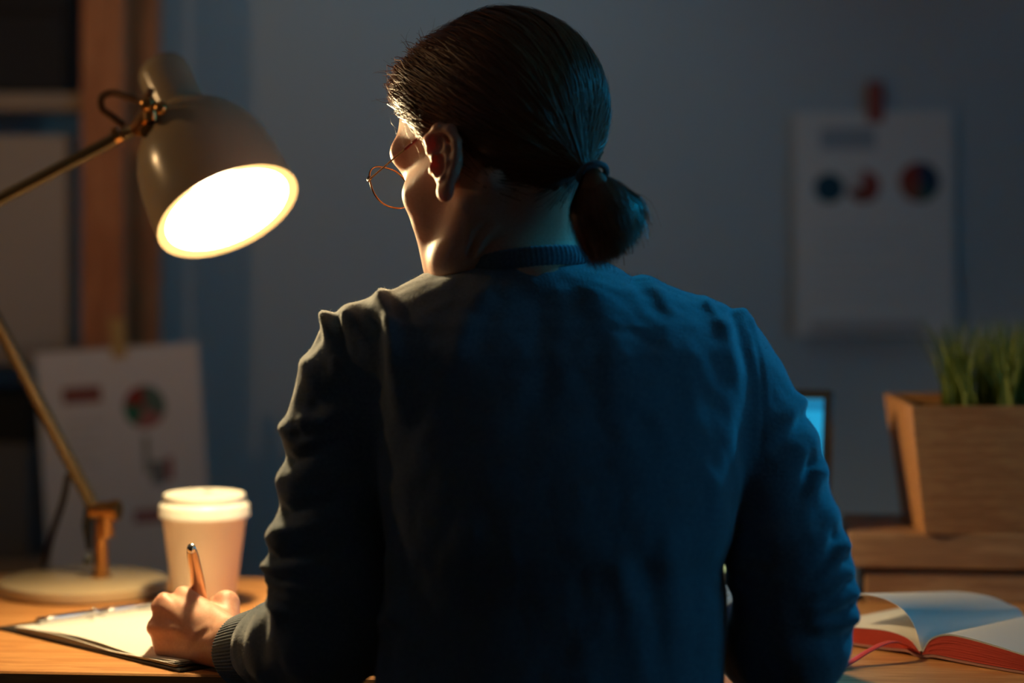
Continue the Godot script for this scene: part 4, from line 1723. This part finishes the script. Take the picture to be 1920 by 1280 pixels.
func build_pen():
	var top := at(358, 1022, 2.655)
	var nib := at(390, 1206, 2.742)
	var p := thing("pen", "champagne metal ballpoint pen with chrome button held upright in the left hand", "pen", nib)
	var up := (top - nib).normalized()
	var side := up.cross(Vector3(0, 0, 1)).normalized()
	var x := Transform3D(Basis(side, up, side.cross(up)), nib)
	var l := (top - nib).length()
	var g := Geo.new()
	g.lathe([Vector2(0.0024, 0.012), Vector2(0.0060, 0.035), Vector2(0.0073, 0.06), Vector2(0.0077, 0.09), Vector2(0.0073, l - 0.040), Vector2(0.0062, l - 0.016), Vector2(0.0052, l - 0.0075), Vector2(0.0048, l - 0.0072)], 28, x)
	put("barrel", g, mats.pen, p)
	g = Geo.new()
	g.lathe([Vector2(0.0004, 0.0), Vector2(0.0011, 0.003), Vector2(0.0024, 0.012)], 20, x)
	put("nib", g, mats.chrome, p)
	g = Geo.new()
	g.lathe([Vector2(0.0048, l - 0.0078), Vector2(0.0047, l - 0.0035), Vector2(0.0038, l - 0.0008), Vector2(0.0026, l), Vector2(0, l)], 24, x)
	put("button", g, mats.chrome, p)


# ==================================================================== things on the desk and behind it
func build_laptop():
	var turn := deg_to_rad(14.0)
	var hinge := at(1272, 1090, 3.06)
	hinge.y = DESK
	var l := thing("laptop", "slim laptop with lit blue screen in a dark bezel, half hidden behind the person", "laptop", hinge, -turn)
	# its own axes: x right, z towards the person
	var w := 0.355
	var dp := 0.235
	var g := Geo.new()
	g.box(Vector3(0, 0.008, dp / 2), Vector3(w, 0.013, dp), 0.003)
	put("base", g, mats.laptop, l, false)
	g = Geo.new()
	g.box(Vector3(0, 0.0148, 0.072), Vector3(w * 0.86, 0.0008, 0.108), 0.0002)
	put("keyboard_well", g, mats.black, l, false)
	for r in 5:
		for c in 14:
			g = Geo.new()
			g.box(Vector3((c - 6.5) * 0.0212, 0.0156, 0.029 + r * 0.0212), Vector3(0.0182, 0.0012, 0.0182), 0.0005)
			put("key", g, mats.keys, l, false)
	g = Geo.new()
	g.box(Vector3(0, 0.0147, 0.185), Vector3(0.12, 0.0005, 0.078), 0.0001)
	put("trackpad", g, mats.laptop, l, false)
	var lid_x := Transform3D(Basis(Vector3.RIGHT, deg_to_rad(-17.0)), Vector3(0, 0.014, 0.0))
	var lh := 0.243
	g = Geo.new()
	g.box(Vector3(0, lh / 2, -0.004), Vector3(w, lh, 0.007), 0.002, lid_x)
	put("lid", g, mats.laptop, l, false)
	g = Geo.new()
	g.box(Vector3(0, lh / 2, 0.0002), Vector3(w - 0.004, lh - 0.004, 0.0016), 0.0005, lid_x)
	put("bezel", g, mats.black, l, false)
	var sw := w - 0.024
	var sh := lh - 0.032
	var im := Image.create(320, 200, false, Image.FORMAT_RGB8)
	im.fill(Color(0.10, 0.52, 0.68))
	im.fill_rect(Rect2i(0, 0, 320, 14), Color(0.07, 0.40, 0.55))
	im.fill_rect(Rect2i(20, 40, 190, 120), Color(0.14, 0.62, 0.76))
	for k in 6:
		im.fill_rect(Rect2i(34, 54 + k * 14, 60 + (k * 37) % 90, 6), Color(0.07, 0.36, 0.50))
	for k in 5:
		im.fill_rect(Rect2i(232 + k * 16, 120 - k * 9, 10, 40 + k * 9), Color(0.30, 0.70, 0.78))
	im.fill_rect(Rect2i(0, 176, 320, 24), Color(0.62, 0.66, 0.46))
	var tex := ImageTexture.create_from_image(im)
	var m := plain(Color.BLACK, 0.3)
	m.emission_enabled = true
	m.emission = Color.BLACK
	m.emission_texture = tex
	m.emission_energy_multiplier = 1.5
	g = Geo.new()
	g.quad(lid_x * Vector3(-sw / 2, 0.02, 0.0014), lid_x * Vector3(sw / 2, 0.02, 0.0014), lid_x * Vector3(sw / 2, 0.02 + sh, 0.0014), lid_x * Vector3(-sw / 2, 0.02 + sh, 0.0014))
	put("screen", g, m, l, false)
	var a := AreaLight3D.new()
	a.name = "screen_light"
	a.area_size = Vector2(sw, sh)
	a.light_color = Color(0.25, 0.70, 0.9)
	a.light_energy = 0.02
	a.shadow_enabled = true
	l.add_child(a)
	a.transform = lid_x * Transform3D(Basis(Vector3.UP, PI), Vector3(0, 0.02 + sh / 2, 0.003))


func build_organizer():
	var o := at(1590, 1100, 3.0)
	o.y = DESK
	var r := thing("desk_riser", "low wooden riser shelf at the back of the desk under the plant box", "shelf", o + Vector3(0.34, 0, -0.085), YAW)
	var g := Geo.new()
	g.box(Vector3(0, 0.0615, 0), Vector3(0.66, 0.041, 0.175), 0.002)
	put("top_board", g, mats.organizer, r, false)
	g = Geo.new()
	g.box(Vector3(0, 0.018, -0.002), Vector3(0.62, 0.036, 0.165), 0.002)
	put("drawer_box", g, mats.organizer, r, false)
	g = Geo.new()
	g.box(Vector3(0, 0.0385, -0.004), Vector3(0.60, 0.005, 0.15), 0.0)
	put("dark_gap_strip", g, mats.black, r, false)  # black strip set in the gap between top board and drawer box


func build_planter():
	var front := at(1730, 1000, 3.016)
	var o := Vector3(front.x + 0.108, front.y - 0.0005, front.z - 0.075)
	o.y = DESK + 0.0822
	var p := thing("planter", "tapered bamboo planter box filled with green grass on the wooden riser", "planter", o, 0.03)
	var hgt := 0.152
	var bx := 0.108       # half sizes at the bottom and at the top
	var bz := 0.075
	var tx := 0.127
	var tz := 0.094
	var th := 0.009
	for s in [1.0, -1.0]:
		var g1 := Geo.new()
		g1.hexa([Vector3(-bx, 0, s * (bz - th)), Vector3(-bx, 0, s * bz), Vector3(bx, 0, s * bz), Vector3(bx, 0, s * (bz - th)), Vector3(-tx, hgt, s * (tz - th)), Vector3(-tx, hgt, s * tz), Vector3(tx, hgt, s * tz), Vector3(tx, hgt, s * (tz - th))])
		put("board", g1, mats.bamboo, p, false)
		g1 = Geo.new()
		g1.hexa([Vector3(s * (bx - th), 0, bz - th), Vector3(s * bx, 0, bz - th), Vector3(s * bx, 0, -bz + th), Vector3(s * (bx - th), 0, -bz + th), Vector3(s * (tx - th), hgt, tz - th), Vector3(s * tx, hgt, tz - th), Vector3(s * tx, hgt, -tz + th), Vector3(s * (tx - th), hgt, -tz + th)])
		put("board", g1, mats.bamboo, p, false)
	var g := Geo.new()
	g.hexa([Vector3(-bx + th, 0.002, bz - th), Vector3(bx - th, 0.002, bz - th), Vector3(bx - th, 0.002, -bz + th), Vector3(-bx + th, 0.002, -bz + th), Vector3(-tx + th + 0.002, hgt - 0.014, tz - th - 0.002), Vector3(tx - th - 0.002, hgt - 0.014, tz - th - 0.002), Vector3(tx - th - 0.002, hgt - 0.014, -tz + th + 0.002), Vector3(-tx + th + 0.002, hgt - 0.014, -tz + th + 0.002)])
	put("soil", g, mats.soil, p, false)
	g = Geo.new()
	var r := RandomNumberGenerator.new()
	r.seed = 21
	var tuft := []
	for k in 34:
		tuft.append(Vector3(r.randf_range(-0.075, 0.105), hgt - 0.016, r.randf_range(-0.065, 0.065)))
	for n in 820:
		var c: Vector3 = tuft[n % tuft.size()] + Vector3(r.randfn(), 0, r.randfn()) * 0.006
		c.x = clampf(c.x, -0.1, 0.112)
		c.z = clampf(c.z, -0.078, 0.078)
		var lean := Vector3(r.randfn(), 0, r.randfn()) * 0.22 + Vector3(c.x, 0, c.z) * 1.3
		var ln := r.randf_range(0.06, 0.118)
		var side := Vector3(cos(n * 1.7), 0, sin(n * 1.7))
		var w := r.randf_range(0.0012, 0.0022)
		var first := g.V.size()
		for k in 6:
			var t := k / 5.0
			var q := c + Vector3(lean.x * t * t, t, lean.z * t * t) * ln
			var ww := w * (1.0 - t * t) + 0.0001
			var nn := side.cross(Vector3.UP)
			g.vert(q + side * ww, (nn + side * 0.4).normalized())
			g.vert(q - side * ww, (nn - side * 0.4).normalized())
		for k in 5:
			g.quad_at(first + k * 2 + 1, first + k * 2, first + k * 2 + 2, first + k * 2 + 3)
	put("grass", g, mats.grass, p, false).set_meta("kind", "stuff")


func build_shelf():
	# stands behind the left end of the desk; its right post is seen beside the lamp
	var o := at(192, 600, 3.8)
	o.y = 0
	var s := thing("shelving_unit", "tall open shelving unit with orange-brown wooden posts behind the desk lamp", "shelf", o, YAW)
	var W := 1.04
	var dp := 0.23
	for c in [[0, 0], [0, -dp], [-W, 0], [-W, -dp]]:
		var g := Geo.new()
		g.box(Vector3(c[0], 1.05, c[1] - 0.012), Vector3(0.065, 2.1, 0.026), 0.003)
		put("post", g, mats.post, s, false)
	for y in [0.30, 0.679, 0.9985, 1.3785, 1.80]:
		var g := Geo.new()
		g.box(Vector3(-W / 2, y - 0.014, -dp / 2 - 0.012), Vector3(W - 0.067, 0.028, dp - 0.002), 0.003)
		put("shelf_board", g, mats.shelf, s, false)
	var x := Transform3D(Basis(Vector3.UP, YAW), o)
	# magazine file on the middle board, boxes above and below
	var b := thing("magazine_file", "pale beige magazine file on the shelf behind the lamp arm", "file", x * Vector3(-0.18, 0.9985, -0.11), YAW)
	var g := Geo.new()
	var hw := 0.122
	var hd := 0.095
	g.box(Vector3(0, 0.158, hd - 0.002), Vector3(hw * 2, 0.316, 0.004), 0.001)
	put("front_panel", g, plain(Color(0.66, 0.62, 0.58), 0.8), b, false)
	for k in [-1, 1]:
		g = Geo.new()
		g.box(Vector3(k * (hw - 0.002), 0.158, 0), Vector3(0.004, 0.316, hd * 2 - 0.01), 0.001)
		put("side_panel", g, plain(Color(0.65, 0.61, 0.57), 0.8), b, false)
	g = Geo.new()
	g.box(Vector3(0, 0.004, 0), Vector3(hw * 2 - 0.01, 0.004, hd * 2 - 0.012), 0.001)
	put("bottom_panel", g, plain(Color(0.65, 0.61, 0.57), 0.8), b, false)
	var box := func(called: String, label: String, where: Vector3, size: Vector3, c: Color, lid_c: Color):
		var t := thing(called, label, "box", x * where, YAW)
		var gg := Geo.new()
		gg.box(Vector3(0, size.y * 0.42, 0), Vector3(size.x, size.y * 0.84, size.z), 0.004)
		put("box_body", gg, plain(c, 0.8), t, false)
		gg = Geo.new()
		gg.box(Vector3(0, size.y * 0.86, 0), Vector3(size.x + 0.008, size.y * 0.28, size.z + 0.008), 0.004)
		put("lid", gg, plain(lid_c, 0.8), t, false)
	box.call("storage_box", "dark storage box on the top shelf at the upper left corner", Vector3(-0.20, 1.3785, -0.11), Vector3(0.28, 0.163, 0.19), Color(0.10, 0.11, 0.13), Color(0.08, 0.09, 0.11))
	box.call("storage_box", "grey-blue storage box with dark lid on the lower shelf beside the pinned chart sheet", Vector3(-0.22, 0.679, -0.11), Vector3(0.21, 0.245, 0.19), Color(0.36, 0.37, 0.40), Color(0.06, 0.07, 0.09))


func chart_sheet(kind: int) -> ImageTexture:
	var w := 420
	var h := 594
	var im := Image.create(w, h, false, Image.FORMAT_RGB8)
	im.fill(Color(0.86, 0.85, 0.84))
	var red := Color(0.58, 0.20, 0.16)
	var green := Color(0.12, 0.45, 0.36)
	var teal := Color(0.06, 0.28, 0.36)
	var brown := Color(0.55, 0.30, 0.22)
	var grey := Color(0.45, 0.47, 0.48)
	var pie := func(cx: float, cy: float, r: float, parts: Array):      # parts: [share, colour]
		for y in range(int(cy - r), int(cy + r) + 1):
			for xx in range(int(cx - r), int(cx + r) + 1):
				var v := Vector2(xx - cx, y - cy)
				if v.length() <= r:
					var a := fposmod(atan2(v.x, -v.y) / TAU, 1.0)
					for p in parts:
						if a <= p[0]:
							im.set_pixel(xx, y, p[1])
							break
	if kind == 0:
		im.fill_rect(Rect2i(64, 92, 100, 42), Color(0.55, 0.33, 0.30))
		pie.call(272, 152, 54, [[0.33, Color(0.35, 0.45, 0.40)], [0.58, Color(0.66, 0.42, 0.40)], [0.78, green], [1.0, red]])
		im.fill_rect(Rect2i(262, 226, 16, 96), Color(0.55, 0.56, 0.52))
		im.fill_rect(Rect2i(280, 290, 36, 60), grey)
		im.fill_rect(Rect2i(318, 282, 18, 58), Color(0.62, 0.36, 0.34))
		im.fill_rect(Rect2i(228, 410, 130, 34), Color(0.60, 0.40, 0.40))
		for k in 5:
			im.fill_rect(Rect2i(64, 180 + k * 26, 110 - (k * 31) % 50, 8), Color(0.78, 0.77, 0.76))
	else:
		im.fill_rect(Rect2i(70, 44, 146, 58), Color(0.62, 0.65, 0.68))
		pie.call(92, 204, 40, [[0.55, teal], [1.0, Color(0.06, 0.28, 0.36)]])
		pie.call(182, 200, 44, [[0.4, red], [0.7, Color(0.50, 0.24, 0.18)], [1.0, Color(0.80, 0.76, 0.75)]])
		pie.call(330, 190, 54, [[0.36, Color(0.05, 0.22, 0.34)], [0.5, Color(0.12, 0.36, 0.36)], [0.7, brown], [1.0, red]])
		im.fill_rect(Rect2i(40, 560, 300, 26), Color(0.70, 0.67, 0.67))
		for k in 6:
			im.fill_rect(Rect2i(60, 320 + k * 34, 260 - (k * 53) % 120, 9), Color(0.80, 0.80, 0.80))
	return ImageTexture.create_from_image(im)


func build_sheets():
	for k in 2:
		var mid: Vector3 = [at(218, 652, 3.755), at(1637, 208, 3.995)][k]
		var w: float = [0.244, 0.246][k]
		var h: float = [0.345, 0.348][k]
		var roll: float = [deg_to_rad(4.0), deg_to_rad(0.5)][k]
		var x := Transform3D(Basis(Vector3.UP, YAW) * Basis(Vector3(0, 0, 1), roll), mid)
		var label: String = ["printed chart sheet with a pie chart, taped on the shelf post behind the coffee cup", "printed sheet with two pie charts and a teal dot, taped high on the grey wall"][k]
		var s := thing("chart_sheet", label, "paper", mid)
		s.transform = x
		var m := plain(Color.WHITE, 0.8)
		m.albedo_texture = chart_sheet(k)
		var g := Geo.new()
		g.sheet(12, 12, func(u, v): return Vector3((u - 0.5) * w, -h * (1.0 - v), 0.004 * sin(u * PI) * (1.0 - v) + 0.006 * (1.0 - v) * (1.0 - v)), 0.0003)
		put("page", g, m, s, false)
		g = Geo.new()
		g.box(Vector3(0.004, [0.014, 0.014][k], 0.0012), [Vector3(0.022, 0.058, 0.0006), Vector3(0.026, 0.064, 0.0006)][k], 0.0)
		put("tape", g, [mats.tape, mats.tape_red][k], s, false)


func build_notebook():
	var o := at(1727, 1235, 2.69)
	o.y = DESK
	o = Vector3((1727.0 - 960.0) * 2.679 / F, DESK, EYE.z - 2.679)
	var n := thing("notebook", "open notebook with red page edges and one curled page, beside the right sleeve", "notebook", o, PI / 4 * -1.0)
	# own axes: x across to the right page, -z along the spine away from the camera
	var L := 0.195
	var cover := [Vector2(-0.142, 0.0035), Vector2(-0.1, 0.003), Vector2(-0.05, 0.0035), Vector2(-0.018, 0.005), Vector2(-0.008, 0.0025), Vector2(0, 0.0012), Vector2(0.008, 0.0025), Vector2(0.018, 0.004), Vector2(0.05, 0.003), Vector2(0.1, 0.002), Vector2(0.142, 0.002)]
	var g := Geo.new()
	var cc := curve(cover, 40)
	g.sheet(40, 2, func(u, v): return along(cc, u, -0.002 - v * 0 + 0.003 - v * (L + 0.006)), 0.0022)
	put("cover", g, mats.cover, n, false)
	for s in [-1, 1]:
		var top: Array = [Vector2(-0.002, 0.006), Vector2(-0.016, 0.0175), Vector2(-0.045, 0.0225), Vector2(-0.09, 0.0205), Vector2(-0.137, 0.0175)] if s < 0 else [Vector2(0.002, 0.006), Vector2(0.012, 0.020), Vector2(0.033, 0.0275), Vector2(0.06, 0.027), Vector2(0.1, 0.0225), Vector2(0.137, 0.0175)]
		var bot: Array = [Vector2(-0.001, 0.0035), Vector2(-0.018, 0.0065), Vector2(-0.05, 0.0050), Vector2(-0.1, 0.0045), Vector2(-0.137, 0.0050)] if s < 0 else [Vector2(0.001, 0.0035), Vector2(0.018, 0.0058), Vector2(0.05, 0.0047), Vector2(0.1, 0.0037), Vector2(0.137, 0.0037)]
		var tc := curve(top, 24)
		var bc := curve(bot, 24)
		# the block as a stack of sections with the fore edge, head and tail tinted red
		var red := Geo.new()
		var layers := 9
		for j in layers:
			var f0 := float(j) / layers
			var f1 := (j + 0.82) / layers
			for zz in [0.0, -L]:
				for k in 24:
					var a := mix2(bc[k], tc[k], f0)
					var b := mix2(bc[k + 1], tc[k + 1], f0)
					var c := mix2(bc[k + 1], tc[k + 1], f1)
					var d := mix2(bc[k], tc[k], f1)
					var ins := 0.0004 * (j % 3)
					var z: float = zz - ins * signf(zz + 0.01)
					if (zz == 0.0) == (s > 0):
						red.quad(Vector3(a.x, a.y, z), Vector3(b.x, b.y, z), Vector3(c.x, c.y, z), Vector3(d.x, d.y, z))
					else:
						red.quad(Vector3(b.x, b.y, z), Vector3(a.x, a.y, z), Vector3(d.x, d.y, z), Vector3(c.x, c.y, z))
			var a := mix2(bc[24], tc[24], f0)
			var c := mix2(bc[24], tc[24], f1)
			if s > 0:
				red.quad(Vector3(a.x, a.y, 0), Vector3(a.x, a.y, -L), Vector3(c.x, c.y, -L), Vector3(c.x, c.y, 0))
			else:
				red.quad(Vector3(a.x, a.y, -L), Vector3(a.x, a.y, 0), Vector3(c.x, c.y, 0), Vector3(c.x, c.y, -L))
		# what lies behind the small gaps between sections
		for k in 24:
			for zz in [-0.0012, -L + 0.0012]:
				var a: Vector2 = bc[k]
				var b: Vector2 = bc[k + 1]
				var c: Vector2 = tc[k + 1]
				var d: Vector2 = tc[k]
				red.quad(Vector3(a.x, a.y, zz), Vector3(b.x, b.y, zz), Vector3(c.x, c.y, zz), Vector3(d.x, d.y, zz))
		put("page_block", red, mats.red_edge, n, false)
		g = Geo.new()
		g.sheet(24, 2, func(u, v): return along(tc, u if s > 0 else u, -v * L) + Vector3(0, 0.0003, 0), 0.0004)
		put("page", g, mats.paper, n, false)
		if s > 0:
			g = Geo.new()
			var t2 := tc.map(func(p): return Vector2(p.x, p.y + 0.0012 + 0.02 * p.x * (0.137 - p.x) * 4.0))
			g.sheet(24, 2, func(u, v): return along(t2, u, -v * L), 0.0003)
			put("page", g, mats.paper, n, false)
	# the leaf that stands up from the spine and curls over to the left
	var leaf := curve([Vector2(0.0, 0.008), Vector2(-0.006, 0.027), Vector2(-0.018, 0.0435), Vector2(-0.036, 0.053), Vector2(-0.060, 0.0575), Vector2(-0.092, 0.0565), Vector2(-0.124, 0.050)], 30)
	g = Geo.new()
	g.sheet(30, 10, func(u, v): return along(leaf, u, -v * L) * Vector3(1, 1.0 - 0.36 * v * smoothstep(0.0, 0.4, u), 1), 0.0003)
	put("curled_page", g, mats.paper, n, false)
	g = Geo.new()
	var rib := curve([at(1700, 1212, 2.69), at(1678, 1203, 2.672), at(1655, 1207, 2.66), at(1625, 1222, 2.645), at(1595, 1241, 2.63), at(1566, 1256, 2.615)], 24)
	for k in rib.size():
		rib[k].y = maxf(rib[k].y, DESK + 0.002)
	g.tube(rib, 0.0052, 8, true, 0.2)
	put("ribbon_bookmark", g, mats.ribbon, n)


func mix2(a: Vector2, b: Vector2, t: float) -> Vector2:
	return a.lerp(b, t)


func along(c: Array, u: float, z: float) -> Vector3:
	var n := c.size() - 1
	var i := mini(int(u * n), n - 1)
	var p: Vector2 = c[i].lerp(c[i + 1], u * n - i)
	return Vector3(p.x, p.y, z)


func build_clipboard():
	var a := at(-5, 1178, 2.845)
	var b := at(338, 1262, 2.598)
	a.y = DESK
	b.y = DESK
	var ex := (a - b).normalized()              # from the corner by the hand to the clip end
	var o := b
	var c := thing("clipboard", "dark clipboard of loose white papers with a chrome clip, under the writing hand", "clipboard", o)
	var l := 0.342
	var ez := Vector3(-ex.z, 0, ex.x)
	if ez.x < 0.0:
		ez = -ez
	c.transform = Transform3D(Basis(ez, Vector3.UP, ez.cross(Vector3.UP)), o)
	# own axes: x across, y up, z: towards or from the clip
	var sg := signf(c.transform.basis.z.dot(ex))
	var w := 0.220
	var g := Geo.new()
	g.box(Vector3(w / 2, 0.0016, sg * l / 2), Vector3(w, 0.003, l), 0.001)
	put("board", g, mats.board, c, false)
	for k in 5:
		g = Geo.new()
		var lift: float = [0.0, 0.0016, 0.0030, 0.0042, 0.0054][k]
		var off: float = [0.003, 0.000, 0.004, 0.001, 0.005][k]
		var turn: float = [0.0, 0.012, -0.01, 0.006, -0.004][k]
		g.sheet(14, 20, func(u, v):
			var p := Vector3(off + u * 0.21, 0.0034 + lift * 0.32, sg * (0.010 + off + v * 0.297))
			p.y += (lift * 1.5 + 0.001) * pow(1.0 - u, 3.0) * (0.5 + 0.5 * sin(v * 6.0 + k)) * (1.0 - v * 0.5)
			p.x += turn * v * 0.2
			return p, 0.0003)
		put("paper", g, mats.paper if k == 4 else mats.paper_under, c, false)
	g = Geo.new()
	g.box(Vector3(w * 0.48, 0.0075, sg * (l - 0.020)), Vector3(0.12, 0.003, 0.026), 0.001)
	g.tube([Vector3(w * 0.48 - 0.06, 0.0105, sg * (l - 0.030)), Vector3(w * 0.48 + 0.06, 0.0105, sg * (l - 0.030))], 0.0032, 12)
	put("clip_plate", g, mats.chrome, c, false)
	for k in [-1, 1]:
		g = Geo.new()
		var cx: float = w * 0.48 + k * 0.042
		var zc: float = sg * (l - 0.042)
		g.tube(curve([Vector3(cx - 0.032, 0.009, zc + sg * 0.012), Vector3(cx - 0.034, 0.0125, zc - sg * 0.004), Vector3(cx - 0.026, 0.0145, zc - sg * 0.010), Vector3(cx + 0.026, 0.0145, zc - sg * 0.010), Vector3(cx + 0.034, 0.0125, zc - sg * 0.004), Vector3(cx + 0.032, 0.009, zc + sg * 0.012)], 36), 0.0019, 10)
		put("clip_wire", g, mats.chrome, c, false)
	g = Geo.new()
	g.ball(Vector3(w * 0.48, 0.0125, sg * (l - 0.034)), Vector3(0.004, 0.004, 0.004), 16)
	put("rivet", g, mats.chrome, c, false)


func build_cup():
	var o := at(383, 1130, 3.0)
	o.y = DESK
	var c := thing("coffee_cup", "white paper coffee cup with a domed plastic lid between the lamp base and the arm", "cup", o)
	var g := Geo.new()
	var hb := 0.110
	g.lathe([Vector2(0, 0.004), Vector2(0.033, 0.004), Vector2(0.0335, 0.0), Vector2(0.0352, 0.0), Vector2(0.0495, hb), Vector2(0.0505, hb + 0.002), Vector2(0.0495, hb + 0.004), Vector2(0.047, hb + 0.002)], 64)
	put("cup_body", g, mats.cup, c, false)
	g = Geo.new()
	g.lathe([Vector2(0.0505, hb - 0.0045), Vector2(0.0535, hb - 0.0045), Vector2(0.0538, hb - 0.0020), Vector2(0.0532, hb + 0.0005), Vector2(0.0530, hb + 0.0010), Vector2(0.0528, hb + 0.008), Vector2(0.0515, hb + 0.0105), Vector2(0.0490, hb + 0.0115), Vector2(0.0478, hb + 0.0125), Vector2(0.0480, hb + 0.0150), Vector2(0.0482, hb + 0.0190), Vector2(0.0475, hb + 0.0215), Vector2(0.0455, hb + 0.0225), Vector2(0.0430, hb + 0.0220), Vector2(0.0415, hb + 0.0200), Vector2(0.012, hb + 0.0200), Vector2(0, hb + 0.0200)], 64)
	put("lid", g, mats.lid, c, false)
	g = Geo.new()
	g.ball(Vector3(0, hb + 0.0198, -0.034), Vector3(0.006, 0.0016, 0.0025), 14)
	put("sip_hole", g, mats.black, c, false)
